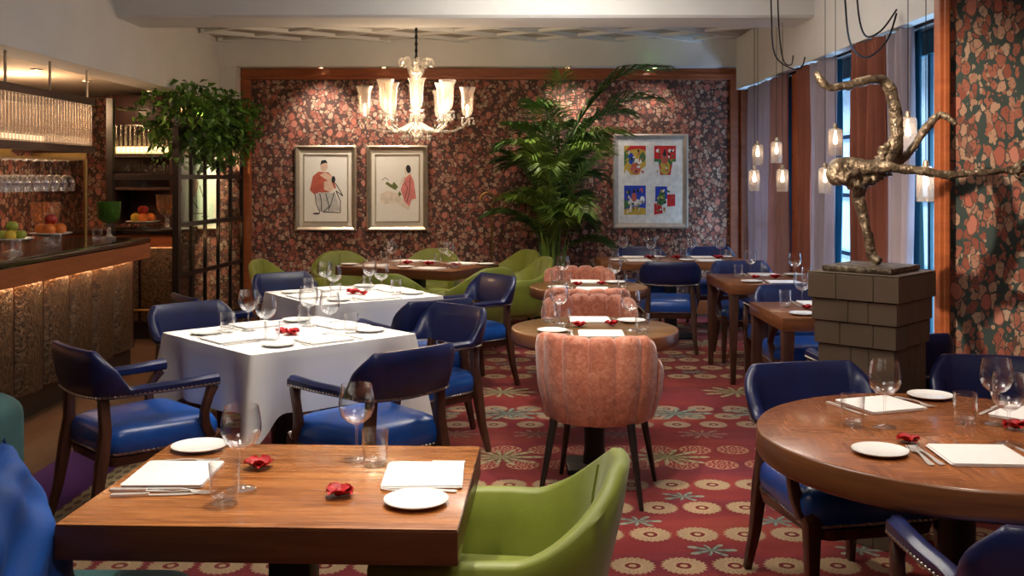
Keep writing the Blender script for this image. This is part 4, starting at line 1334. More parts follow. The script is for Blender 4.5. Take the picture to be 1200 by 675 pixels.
square_table(2.03, 8.08, R(0.5), 0.82, 0.88, 'brown wooden table at the middle window, second from the sculpture', 'mid_wood', 'mid_wood', 0.075, 'chair_wood')
square_table(1.55, 10.02, 0, 1.42, 0.66, 'long wooden table along the back wall under the four-print frame', 'mid_wood', 'mid_wood', 0.08)
square_table(-0.86, 9.36, R(-27), 1.22, 0.86, 'wooden table surrounded by lime green chairs at the back', 'mid_wood', 'table_edge', 0.08)

def plain_table(x, y, rz, w, label):
    t = thing('dining_table', label, 'table', (x, y, 0), rz)
    MB().box(-w / 2, w / 2, -w / 2, w / 2, 0.70, 0.742).build('tabletop', MAT['mid_wood'], t, bevel=0.004)
    MB().box(-0.055, 0.055, -0.055, 0.055, 0.02, 0.70).build('pedestal', MAT['black_metal'], t, bevel=0.006)
    MB().box(-0.28, 0.28, -0.28, 0.28, 0.0, 0.02).build('base_plate', MAT['black_metal'], t, bevel=0.006)
    return t

def tablecloth(x, y, rz, w, drop, label, seed):
    h = w / 2 + 0.006
    rr = random.Random(seed)
    ph = [rr.uniform(0, 6.28) for _ in range(6)]
    # perimeter with rounded corners
    per = rrect(h, h, 0.02, 5, 0, 1.0)
    fine = []
    for a, b in zip(per, per[1:] + per[:1]):
        n = max(1, int((b - a).length / 0.02))
        for k in range(n):
            fine.append(a.lerp(b, k / n))
    rows = []
    for sc in (0.0, 0.5, 0.9, 0.985):
        rows.append([Vector((p.x * sc, p.y * sc, 0.7505)) for p in fine])
    rows.append([Vector((p.x * 0.999, p.y * 0.999, 0.7490)) for p in fine])
    for k in range(1, 15):
        q = k / 14.0
        row = []
        for p in fine:
            ax, ay = abs(p.x) / h, abs(p.y) / h
            corner = min(ax, ay)                       # 1 in the corner, 0 mid side
            cc = max(0.0, (corner - 0.55) / 0.45)
            dl = drop + 0.14 * cc ** 1.5
            n_ = Vector((p.x if ax >= ay - 1e-3 else 0, p.y if ay >= ax - 1e-3 else 0, 0))
            n_.normalize()
            dirn = Vector((p.x, p.y, 0)).normalized()
            n2 = n_.lerp(dirn, cc).normalized()
            s = p.x if ay > ax else p.y
            wave = 0.010 * math.sin(s * 11 + ph[0]) + 0.007 * math.sin(s * 23 + ph[1])
            fold = 0.075 * cc ** 2 - 0.05 * max(0.0, math.sin(PI * min(1, max(0, (corner - 0.45) / 0.5)))) * (1 - cc ** 4)
            out = q * (0.004 + wave + fold) + 0.004
            z = 0.7490 - 0.006 - dl * q
            row.append(Vector((p.x, p.y, 0)) + n2 * out + Vector((0, 0, z)))
        rows.append(row)
    rows = [r + [r[0].copy()] for r in rows]
    m = MB().grid(rows)
    me = m.mesh('tablecloth', angle=60, weld=True)
    me.materials.append(MAT['linen'])
    o = bpy.data.objects.new('tablecloth', me)
    COL.objects.link(o)
    o.location = (x, y, 0)
    o.rotation_euler = (0, 0, rz)
    tag(o, label, 'tablecloth', 'white tablecloths')
    return o
plain_table(-1.15, 5.27, R(43), 0.91, 'table hidden under the nearer white tablecloth')
tablecloth(-1.15, 5.27, R(43), 0.925, 0.29, 'white tablecloth on the nearer of the two clothed tables', 1)
plain_table(-1.10, 7.05, R(34), 0.895, 'table hidden under the farther white tablecloth')
tablecloth(-1.10, 7.05, R(34), 0.91, 0.30, 'white tablecloth on the farther of the two clothed tables', 2)
# ------------------------------------------------------------------ tableware
def mesh_obj(name, me, loc, rz=0.0, label=None, cat=None, grp=None):
    o = bpy.data.objects.new(name, me)
    COL.objects.link(o)
    o.location = loc
    o.rotation_euler = (0, 0, rz)
    return tag(o, label, cat, grp)
def mk(mb, mat, **kw):
    me = mb.mesh('ware', **kw)
    me.materials.append(MAT[mat])
    return me
wine = [(0.0365, 0.0), (0.0365, 0.0015), (0.030, 0.004), (0.010, 0.007), (0.0042, 0.014), (0.0036, 0.05), (0.0040, 0.096), (0.009, 0.102), (0.026, 0.109), (0.042, 0.124), (0.0505, 0.146), (0.0515, 0.163), (0.049, 0.186), (0.0445, 0.206), (0.0440, 0.213), (0.0425, 0.213), (0.0475, 0.186), (0.0500, 0.163), (0.0490, 0.146), (0.041, 0.126), (0.025, 0.112), (0.0001, 0.107)]
ME_WINE = mk(MB().lathe(wine, 28), 'glass', angle=50)
tum = [(0.0001, 0.0), (0.031, 0.0), (0.0335, 0.004), (0.0365, 0.06), (0.038, 0.100), (0.0370, 0.101), (0.0355, 0.06), (0.0325, 0.020), (0.027, 0.014), (0.0001, 0.013)]
def tumbler_mesh():
    me = MB().lathe(tum, 28, cap=False).mesh('ware', angle=50)
    me.materials.append(MAT['glass'])
    me.materials.append(MAT['glass_base'])
    for p in me.polygons:
        if p.center.z < 0.021:
            p.material_index = 1
    return me
ME_TUM = tumbler_mesh()
ME_PLATE = mk(MB().lathe([(0.0001, 0.0), (0.045, 0.0), (0.050, 0.003), (0.072, 0.008), (0.080, 0.0125), (0.0795, 0.0145), (0.070, 0.0105), (0.050, 0.006), (0.0001, 0.0055)], 40), 'china', angle=60)
def napkin_mesh():
    m = MB()
    for k, (z0, z1, dx) in enumerate(((0.0, 0.0032, 0.0), (0.0034, 0.0066, -0.003), (0.0068, 0.0100, 0.002))):
        secs = []
        for sc, z in ((0.985, z0), (1.0, z0 + 0.0009), (1.0, z1 - 0.0009), (0.985, z1)):
            secs.append([Vector((p.x + dx, p.y, z)) for p in rrect(0.112 * sc, 0.105 * sc, 0.008, 3)])
        m.loft(secs)
        if k < 2:   # the fold that joins the layers along one side
            m.tube([(0.108, -0.10, z1), (0.108, 0.10, z1)], 0.003, 6)
    return mk(m, 'napkin')
ME_NAP = napkin_mesh()
def blade(outline, th, arch):
    """flat cutlery outline (y along the length), arched in z"""
    m = MB()
    n = len(outline)
    secs = []
    for y, w, dz in outline:
        secs.append([Vector((-w, y, dz)), Vector((w, y, dz)), Vector((w, y, dz + th)), Vector((-w, y, dz + th))])
    return m.loft(secs)
def fork_mesh():
    m = blade([(-0.095, 0.006, 0.001), (-0.088, 0.0095, 0.001), (-0.06, 0.0075, 0.002), (0.0, 0.0035, 0.007), (0.030, 0.0038, 0.006), (0.040, 0.010, 0.003), (0.052, 0.0125, 0.002)], 0.0022, 0)
    for k in range(4):
        x = -0.0108 + k * 0.0072
        m.loft([[Vector((x - 0.0018, y, z)), Vector((x + 0.0018, y, z)), Vector((x + 0.0018, y, z + 0.002)), Vector((x - 0.0018, y, z + 0.002))] for y, z in ((0.050, 0.002), (0.075, 0.0025), (0.097, 0.006))])
    return mk(m, 'steel')
def knife_mesh():
    m = blade([(-0.105, 0.006, 0.0005), (-0.100, 0.0085, 0.0005), (-0.03, 0.0065, 0.0005), (-0.012, 0.005, 0.001)], 0.006, 0)
    m.prism([(-0.005, -0.013), (0.006, -0.012), (0.0095, 0.02), (0.0095, 0.075), (0.004, 0.103), (-0.003, 0.107), (-0.005, 0.08)], 0.001, 0.0026)
    return mk(m, 'steel')
ME_FORK = fork_mesh()
ME_KNIFE = knife_mesh()
def flower_mesh(seed):
    rr = random.Random(seed)
    m = MB()
    for k in range(7):
        a = k * 2.4 + rr.uniform(-0.2, 0.2)
        ln = rr.uniform(0.026, 0.036)
        rows = []
        for i in range(5):
            row = []
            for j in range(5):
                s = (j - 2) / 2.0
                q = i / 4.0
                wd = ln * 0.75 * math.sin(PI * (0.12 + 0.80 * q))
                x = wd * s
                y = 0.002 + ln * q - 0.004 * s * s
                z = 0.004 + 0.016 * math.sin(q * 1.9) * (0.6 + 0.1 * k) + 0.010 * s * s * q - 0.006 * q * q
                c, sn = math.cos(a), math.sin(a)
                row.append(Vector((x * c - y * sn, x * sn + y * c, max(0.0008, z))))
            rows.append(row)
        m.grid(rows)
    m.ball((0, 0, 0.011), 0.010, 6)
    return mk(m, 'petal', recalc=False)
ME_FLOWER = [flower_mesh(s) for s in (1, 2, 3)]

rs = random.Random(21)
GR = {'plate': 'white side plates', 'napkin': 'folded white napkins', 'fork': 'forks', 'knife': 'knives', 'wine glass': 'wine glasses', 'tumbler': 'tumblers', 'flower': 'red petals'}
def place(where, x, y, fx, fy, items='pnfkwt', z=0.7505, wine=(0.20, 0.13), tumb=(0.19, 0.25), plate=(-0.02, -0.262), jit=0.012, skip='', fork=(0.02, -0.15), knife=(0.0, 0.14)):
    """one place setting: napkin centre at x, y, the diner looks along (fx, fy)"""
    l = math.hypot(fx, fy)
    f = Vector((fx / l, fy / l, 0))
    r = Vector((f.y, -f.x, 0))
    rz = face(f.x, f.y)
    def P(fr):
        return Vector((x, y, z)) + f * (fr[0] + rs.uniform(-jit, jit)) + r * (fr[1] + rs.uniform(-jit, jit))
    if 'p' in items:
        mesh_obj('side_plate', ME_PLATE, P(plate), 0, 'small white side plate ' + where, 'plate', GR['plate'])
    if 'n' in items:
        mesh_obj('folded_napkin', ME_NAP, P((0, 0)), rz + rs.uniform(-0.05, 0.05), 'folded white napkin ' + where, 'napkin', GR['napkin'])
    if 'f' in items:
        mesh_obj('fork', ME_FORK, P(fork), rz + rs.uniform(-0.08, 0.08), 'steel fork ' + where, 'fork', GR['fork'])
    if 'k' in items:
        mesh_obj('knife', ME_KNIFE, P(knife), rz + rs.uniform(-0.06, 0.06), 'steel knife ' + where, 'knife', GR['knife'])
    if 'w' in items:
        mesh_obj('wine_glass', ME_WINE, P(wine), 0, 'clear stemmed wine glass ' + where, 'wine glass', GR['wine glass'])
    if 't' in items:
        mesh_obj('tumbler', ME_TUM, P(tumb), 0, 'clear glass tumbler ' + where, 'tumbler', GR['tumbler'])
def flower(where, x, y, z=0.7508, k=0, s=1.0):
    o = mesh_obj('red_petals', ME_FLOWER[k % 3], (x, y, z), rs.uniform(0, 6), 'crushed red rose petals ' + where, 'petals', GR['flower'])
    o.scale = (s, s, s * 0.85)

# foreground table, laid for two
q = ' of the square foreground table'
place('on the left side' + q, -0.905, 2.745, 1, 0.04, wine=(0.205, 0.125), tumb=(0.19, 0.24), plate=(-0.005, -0.27), jit=0.0, knife=(-0.02, 0.135), fork=(-0.01, -0.135))
place('on the right side' + q, -0.235, 2.735, -1, 0.0, wine=(0.205, 0.165), tumb=(0.145, 0.105), plate=(0.0, -0.225), jit=0.0, fork=(0.0, -0.125), knife=(0.0, 0.13))
mesh_obj('knife', ME_KNIFE, (-0.90, 2.575, 0.7508), face(1, 0.1), 'second steel knife lying along the front left of the foreground table', 'knife', GR['knife'])
mesh_obj('fork', ME_FORK, (-0.845, 2.605, 0.7508), face(1, -0.25), 'steel fork lying beside knives at the front left of the foreground table', 'fork', GR['fork'])
p = at(305, 549, 0.75)
flower('at the centre back of the foreground table', p.x, p.y, k=0, s=1.3)
p = at(397, 582, 0.75)
flower('at the centre front of the foreground table', p.x, p.y, k=1, s=1.2)

# big round table at the right
q = ' of the big round table'
place('on the near side' + q, 1.335, 2.93, 0.02, 1, wine=(0.14, 0.15), tumb=(0.40, 0.13), plate=(0.03, -0.27), jit=0, fork=(0.0, -0.165), knife=(0.0, 0.16))
mesh_obj('fork', ME_FORK, (1.190, 2.935, 0.7508), 0.05, 'second steel fork beside the near napkin of the big round table', 'fork', GR['fork'])
place('on the far left side' + q, 1.29, 3.585, .36, -.93, wine=(0.25, 0.20), tumb=(0.20, 0.285), plate=(-0.04, -0.26), jit=0, fork=(0.0, -0.15), knife=(0.0, 0.145))
place('on the far right side' + q, 1.745, 3.42, -.70, -.70, wine=(0.20, 0.05), tumb=(0.05, 0.20), plate=(0.02, -0.20), jit=0, items='nwfk')
p = at(1065, 519, 0.75)
flower('between the napkins at the near left of the big round table', p.x, p.y, k=2, s=1.1)
p = at(1190, 503, 0.75)
flower('beside the wine glass at the right edge of the picture', p.x, p.y, k=0, s=1.3)

# clothed tables: one setting on each side
def four_places(cx, cy, rz, dist, names, tname, skip=()):
    for k in range(4):
        a = rz - PI / 2 + k * PI / 2      # outward direction of the side
        ox, oy = math.cos(a), math.sin(a)
        place('at the %s place of %s' % (names[k], tname), cx + ox * dist, cy + oy * dist, -ox, -oy, z=0.7515, wine=(0.14, 0.12), tumb=(0.11, 0.225), plate=(0.0, -0.25), fork=(0, -0.152), knife=(0, 0.15), jit=0.005)
sides = ('front right', 'back right', 'back left', 'front left')
four_places(-1.15, 5.27, R(43), 0.335, sides, 'the nearer white table')
flower('in the middle of the nearer white table', -1.12, 5.20, 0.7516, 1, 1.4)
flower('left of centre on the nearer white table', -1.19, 5.27, 0.7516, 2, 1.1)
four_places(-1.10, 7.05, R(34), 0.335, sides, 'the farther white table')
flower('in the middle of the farther white table', -1.09, 7.02, 0.7516, 0, 1.6)
flower('right of centre on the farther white table', -1.01, 6.97, 0.7516, 2, 1.2)

# rear table among the green chairs
c, s_ = math.cos(R(-27)), math.sin(R(-27))
def rear(lx, ly):
    return -0.86 + lx * c - ly * s_, 9.36 + lx * s_ + ly * c
for lx, ly, ox, oy, nm in ((-0.30, -0.29, 0, -1, 'front left'), (0.30, -0.29, 0, -1, 'front right'), (-0.30, 0.29, 0, 1, 'back left'), (0.30, 0.29, 0, 1, 'back right')):
    X, Y = rear(lx, ly)
    dx, dy = -(ox * c - oy * s_), -(ox * s_ + oy * c)
    place('at the %s place among the green chairs' % nm, X, Y, dx, dy, z=0.7505, wine=(0.15, 0.11), tumb=(0.12, 0.19), plate=(0.0, -0.245), fork=(0, -0.145), knife=(0, 0.145), jit=0.004)
for i, (lx, ly, w_) in enumerate(((-0.12, 0.0, 'left of centre'), (0.10, 0.02, 'right of centre'), (0.40, 0.0, 'at the right end'))):
    X, Y = rear(lx, ly)
    flower(w_ + ' on the table among the green chairs', X, Y, 0.7506, i, 1.6)

# small round tables
for cx, cy, nm in ((0.44, 5.47, 'nearer small round table'), (0.565, 7.56, 'farther small round table')):
    place('on the near side of the ' + nm, cx + 0.01, cy - 0.255, 0, 1, 'pnfwt', wine=(0.13, 0.17), tumb=(0.05, 0.22), plate=(0.08, -0.24), fork=(0.02, -0.145), jit=0.004)
    place('on the far side of the ' + nm, cx - 0.01, cy + 0.255, 0, -1, 'pnfwt', wine=(0.13, 0.17), tumb=(0.05, 0.22), plate=(0.06, -0.23), fork=(0.02, -0.145), jit=0.004)
    mesh_obj('tumbler', ME_TUM, (cx - 0.165, cy + 0.0, 0.7505), 0, 'second clear tumbler at the left of the ' + nm, 'tumbler', GR['tumbler'])
    flower('left of centre on the ' + nm, cx - 0.08, cy + 0.01, 0.7506, 0, 1.3)
    flower('right of centre on the ' + nm, cx + 0.10, cy + 0.07, 0.7506, 1, 1.2)

# window tables
for cx, cy, d, nm in ((1.93, 6.20, 0.265, 'table behind the pedestal'), (2.06, 8.08, 0.30, 'middle window table')):
    place('on the near side of the ' + nm, cx, cy - d, 0, 1, wine=(0.16, 0.13), tumb=(0.14, 0.22), plate=(0.03, -0.24), fork=(0.02, -0.148), jit=0.005)
    place('on the far side of the ' + nm, cx, cy + d, 0, -1, wine=(0.15, 0.14), tumb=(0.12, 0.24), plate=(0.03, -0.24), fork=(0.02, -0.148), jit=0.005)
    flower('in the middle of the ' + nm, cx + 0.02, cy + 0.01, 0.7506, 1, 1.5)
    flower('left of centre on the ' + nm, cx - 0.14, cy + 0.02, 0.7506, 2, 1.2)
for i, (x, nm) in enumerate(((1.22, 'left'), (1.90, 'right'))):
    place('at the near %s place of the long rear table' % nm, x, 10.02 - 0.20, 0, 1, wine=(0.15, 0.13), tumb=(0.12, 0.2), plate=(0.0, -0.22), fork=(0, -0.145), jit=0.005)
    place('at the far %s place of the long rear table' % nm, x, 10.02 + 0.20, 0, -1, wine=(0.13, 0.13), tumb=(0.10, 0.2), plate=(0.0, -0.22), fork=(0, -0.145), jit=0.005)
for i, (x, nm) in enumerate(((1.35, 'left half'), (1.62, 'middle'), (2.02, 'right half'))):
    flower('in the %s of the long rear table' % nm, x, 10.03, 0.7506, i, 1.7)

# hanging stemware, bowls and goblets at the bar
k = 0
rows_ = (-3.725, -3.595, -3.465)
for ri, xx in enumerate(rows_):
    for j in range(11):
        yy = 6.52 + j * 0.145 + (0.03 if ri % 2 else 0)
        o = mesh_obj('wine_glass', ME_WINE, (xx, yy, 1.6845), 0, 'hanging stemmed glass, %s from the post in the %s row of the bar rack' % (('first', 'second', 'third', 'fourth', 'fifth', 'sixth', 'seventh', 'eighth', 'ninth', 'tenth', 'eleventh')[10 - j], ('rear', 'middle', 'front')[ri]), 'wine glass', 'glasses hanging over the bar')
        o.rotation_euler = (PI, 0, 0)
        o.scale = (1.2, 1.2, 1.12)
def goblet(x, y, z, h, r, mat, label):
    t = thing('goblet', label, 'goblet', (x, y, z))
    MB().lathe([(0.0001, 0.40 * h), (0.45 * r, 0.42 * h), (0.85 * r, 0.52 * h), (0.97 * r, 0.72 * h), (1.02 * r, h), (0.98 * r, h), (0.92 * r, 0.72 * h), (0.80 * r, 0.54 * h), (0.0001, 0.44 * h)], 28, cap=False).build('bowl', MAT[mat], t, angle=50)
    MB().lathe([(0.62 * r, 0.0), (0.62 * r, 0.012), (0.25 * r, 0.06 * h), (0.13 * r, 0.16 * h), (0.20 * r, 0.24 * h), (0.12 * r, 0.30 * h), (0.30 * r, 0.398 * h)], 24).build('stem', MAT['crystal'], t, angle=50)
    return t
goblet(-3.33, 8.46, 1.0505, 0.30, 0.095, 'green_glass', 'big green glass goblet on the end of the bar')
goblet(-3.36, 9.98, 1.0505, 0.33, 0.105, 'amber_glass', 'amber glass goblet on the back counter by the partition post')
goblet(-3.62, 7.95, 1.0505, 0.31, 0.11, 'amber_glass', 'amber glass goblet on the bar behind the fruit stands')
def fruit(mat, x, y, z, r, label, cat, grp):
    t = thing(cat, label, cat, (x, y, z + r), rs.uniform(0, 6), grp)
    prof = []
    for i in range(13):
        a = PI * i / 12
        rad = r * math.sin(a) * (1.0 if cat != 'apple' else 1.0 + 0.06 * math.cos(a) * -1)
        zz = -r * math.cos(a) * 0.94
        if cat == 'apple':
            zz -= 0.18 * r * max(0.0, 1 - (math.sin(a) / 0.45) ** 2) * (1 if i > 6 else -0.5)
        if cat == 'lemon':
            zz *= 1.04
        prof.append((max(1e-4, rad), zz))
    MB().lathe(prof, 16).build('skin', MAT[mat], t)
    MB().tube([(0, 0, r * 0.70), (0.004, 0, r * 1.08)], 0.0025, 5).build('stem', MAT['soil'], t)
def stand(x, y, z, r, h, label):
    t = thing('fruit_stand', label, 'fruit stand', (x, y, z))
    MB().lathe([(0.0001, h), (r * 0.6, h), (r, h + 0.018), (r * 1.02, h + 0.022), (r, h + 0.024), (r * 0.6, h + 0.006), (0.0001, h + 0.006)], 32, cap=False).build('dish', MAT['china'], t)
    MB().lathe([(r * 0.5, 0.0), (r * 0.5, 0.006), (r * 0.15, 0.02), (r * 0.10, h * 0.6), (r * 0.3, h)], 20).build('foot', MAT['crystal'], t)
def pile(x, y, z, kinds, r, nm):
    n = len(kinds) - 1
    for i in range(n):
        a = 2 * PI * i / n + 0.3
        cat, mat, lab = kinds[i]
        fruit(mat, x + math.cos(a) * r * 1.34, y + math.sin(a) * r * 1.34, z, r * 0.9, '%s %s' % (lab, nm), cat, 'fruit on the bar')
    cat, mat, lab = kinds[n]
    fruit(mat, x, y, z + r * 1.36, r * 0.96, '%s %s' % (lab, nm), cat, 'fruit on the bar')
stand(-3.32, 6.80, 1.0505, 0.135, 0.075, 'glass-footed fruit stand of green apples on the bar')
pile(-3.32, 6.80, 1.1325, [('apple', 'apple_green', 'right-hand green apple'), ('lemon', 'lemon', 'yellow-green lemon behind apples'), ('apple', 'apple_green', 'left green apple'), ('lemon', 'lemon', 'front yellow lemon'), ('apple', 'apple_green', 'topmost green apple')], 0.040, 'on the left fruit stand')
stand(-3.36, 7.46, 1.0505, 0.145, 0.075, 'glass-footed fruit stand of oranges on the bar')
pile(-3.36, 7.46, 1.1325, [('orange', 'orange', 'right orange'), ('orange', 'orange', 'rear orange'), ('orange', 'orange', 'left orange'), ('orange', 'orange', 'front orange'), ('apple', 'apple_red', 'red apple topping the oranges')], 0.048, 'on the stand nearer the bar end')
stand(-3.62, 10.05, 1.0505, 0.16, 0.05, 'low dark fruit stand on the back counter')
pile(-3.62, 10.05, 1.1095, [('orange', 'orange', 'right orange'), ('orange', 'orange', 'rear orange'), ('lemon', 'lemon', 'left lemon'), ('orange', 'orange', 'front orange'), ('apple', 'apple_red', 'dark red apple on top')], 0.052, 'on the back counter fruit stand')
for i, (x, y) in enumerate(((-3.25, 6.35), (-3.20, 6.60), (-3.25, 7.30), (-3.22, 7.95))):
    mesh_obj('tumbler', ME_TUM, (x, y, 1.0505), 0, ('leftmost low tumbler on the bar top', 'low tumbler on the bar top before the green apples', 'low tumbler on the bar top between the fruit stands', 'low tumbler on the bar top beside the green goblet')[i], 'tumbler', 'tumblers on the bar')
for i in range(6):
    x = -4.05 + i * 0.086
    mesh_obj('tumbler', ME_TUM, (x, 10.80, 1.5905), 0, 'small glass on the lit cabinet shelf, %s from the left' % ('first', 'second', 'third', 'fourth', 'fifth', 'sixth', 'seventh', 'eighth', 'ninth')[i], 'tumbler', 'glasses in the cabinet')
# ------------------------------------------------------------------ banquette and cushion
t = thing('banquette_sofa', 'teal velvet sofa at the left edge beside the foreground table', 'sofa', (0, 0, 0))
def rbox(x0, x1, y0, y1, z0, z1, r):
    secs = []
    w, d = (x1 - x0) / 2, (y1 - y0) / 2
    cx, cy = (x0 + x1) / 2, (y0 + y1) / 2
    n = 6
    for k in range(n + 1):
        a = R(90) * k / n
        i = r * (1 - math.sin(a))
        secs.append((i, z0 + r * (1 - math.cos(a))))
    for k in range(n + 1):
        a = R(90) * k / n
        i = r * (1 - math.cos(a))
        secs.append((i, z1 - r * (1 - math.sin(a))))
    out = []
    for i, z in secs:
        out.append([Vector((p.x + cx, p.y + cy, z)) for p in rrect(w - i * 0.98, d - i * 0.98, r, 5)])
    return MB().loft(out)
rbox(-1.72, -1.365, 1.1, 2.92, 0.16, 0.955, 0.07).build('backrest', MAT['teal_velvet'], t, angle=60)
rbox(-1.36, -0.885, 1.1, 2.90, 0.24, 0.455, 0.05).build('seat', MAT['teal_velvet'], t, angle=60)
box(-1.66, -0.95, 1.15, 2.86, 0.10, 0.23).build('frame', MAT['black_wood'], t, bevel=0.01)
for x in (-1.6, -1.0):
    for y in (1.25, 2.78):
        MB().tube([(x, y, -0.0115 if x < -2.5 else 0.0), (x, y, 0.10)], [0.018, 0.026], 10).build('leg', MAT['black_wood'], t)
# cushion: a pillow standing on one corner-ish edge against the back
def cushion(w, h, th):
    n = 22
    rows_t, rows_b = [], []
    for i in range(n + 1):
        rt, rb = [], []
        for j in range(n + 1):
            u, v = 2 * i / n - 1, 2 * j / n - 1
            pin = 1 - 0.10 * (1 - abs(u) ** 3) * abs(v) ** 6
            pin2 = 1 - 0.10 * (1 - abs(v) ** 3) * abs(u) ** 6
            x, y = u * w / 2 * pin2, v * h / 2 * pin
            e = max(0.0, (1 - u ** 4) * (1 - v ** 4)) ** 0.6
            wr = 0.010 * math.sin(9 * u + 4 * v) * e + 0.008 * math.sin(5 * v - 11 * u * v) * e
            rt.append(Vector((x, y, th * e + wr)))
            rb.append(Vector((x, y, -th * e + wr * 0.5)))
        rows_t.append(rt)
        rows_b.append(rb)
    m = MB()
    m.grid(rows_t)
    m.grid(rows_b)
    return m
me = cushion(0.41, 0.41, 0.075).mesh('cushion', angle=80, weld=True)
me.materials.append(MAT['blue_velvet'])
cu = bpy.data.objects.new('cushion', me)
COL.objects.link(cu)
cu.matrix_world = Matrix.Translation((-1.150, 2.30, 0.692)) @ Matrix.Rotation(R(-4), 4, 'Z') @ Matrix.Rotation(R(72), 4, 'Y') @ Matrix.Rotation(R(14), 4, 'Z')
tag(cu, 'royal blue velvet cushion leaning on the teal sofa', 'cushion')

# ------------------------------------------------------------------ pedestal and bronze acrobat
PX, PYY = 1.565, 4.45
t = thing('sculpture_pedestal', 'stepped khaki tiled pedestal carrying the bronze sculpture', 'pedestal', (PX, PYY, 0), R(47))
k = 0.0
levels = [(1.14, 1.032, 0.200), (1.032, 0.936, 0.188), (0.936, 0.836, 0.180), (0.836, 0.42, 0.168), (0.42, 0.0, 0.164)]
for li, (z1, z0, hw) in enumerate(levels):
    m = MB()
    m.box(-hw + 0.012, hw - 0.012, -hw + 0.012, hw - 0.012, z0 + 0.0005, z1 - 0.0005)
    n = 3 if li < 4 else 3
    wds = [0.30, 0.42, 0.28] if li % 2 == 0 else [0.42, 0.24, 0.34]
    for s in range(4):
        Mr = Matrix.Rotation(s * PI / 2, 4, 'Z')
        x = -hw + 0.012
        tot = 2 * hw - 0.012
        for wd in wds:
            w = wd * tot
            m.box(x + 0.0012, x + w - 0.0012, -hw, -hw + 0.014, z0 + 0.002, z1 - 0.002, Mr)
            x += w
    m.build('tile_course', MAT['khaki'], t, bevel=0.0012, seg=1)
MB().box(-0.20, 0.20, -0.20, 0.20, 1.1405, 1.146).build('top_slab', MAT['khaki'], t, bevel=0.002)

SY = PYY
def sc(u, v, dy=0.0):
    p = ad(u, v, SY)
    return Vector((p.x, SY + dy, p.z))
t = thing('bronze_sculpture', 'bronze sculpture of an acrobat balancing upside down on one arm', 'sculpture', (0, 0, 0))
b0 = MB()
sl = Matrix.Translation((PX - 0.005, PYY, 0)) @ Matrix.Rotation(R(47), 4, 'Z')
b0.box(-0.155, 0.155, -0.155, 0.155, 1.1465, 1.172, sl)
b0.build('plinth', MAT['bronze'], t, bevel=0.008)

def skin_body(chains, name, mat, parent, sub=2, disp=0.006, freq=24.0):
    """chains: list of [(pos, radius), ...]; the first point of later chains may be ('j', index)"""
    me = bpy.data.meshes.new(name)
    bm = bmesh.new()
    sk = bm.verts.layers.skin.verify()
    vs = []
    for ch in chains:
        prev = None
        for it in ch:
            if it[0] == 'j':
                prev = vs[it[1]]
                continue
            p, r = it
            v = bm.verts.new(p)
            v[sk].radius = (r, r)
            vs.append(v)
            if prev is not None:
                bm.edges.new((prev, v))
            prev = v
    vs[0][sk].use_root = True
    bm.to_mesh(me)
    bm.free()
    o = bpy.data.objects.new(name, me)
    COL.objects.link(o)
    md = o.modifiers.new('skin', 'SKIN')
    md.use_smooth_shade = True
    md.branch_smoothing = 0.4
    ms = o.modifiers.new('sub', 'SUBSURF')
    ms.levels = sub
    ms.render_levels = sub
    dg = bpy.context.evaluated_depsgraph_get()
    ev = o.evaluated_get(dg)
    m2 = bpy.data.meshes.new_from_object(ev)
    bpy.data.objects.remove(o)
    bm = bmesh.new()
    bm.from_mesh(m2)
    bm.normal_update()
    for v in bm.verts:
        n1 = mnoise.noise(v.co * freq)
        n2 = mnoise.noise(v.co * freq * 2.7 + Vector((5, 2, 1)))
        v.co += v.normal * (n1 * disp + n2 * disp * 0.6)
    for f in bm.faces:
        f.smooth = True
    bm.to_mesh(m2)
    bm.free()
    m2.materials.clear()
    m2.materials.append(mat)
    o2 = bpy.data.objects.new(name, m2)
    link_child(o2, parent)
    return o2
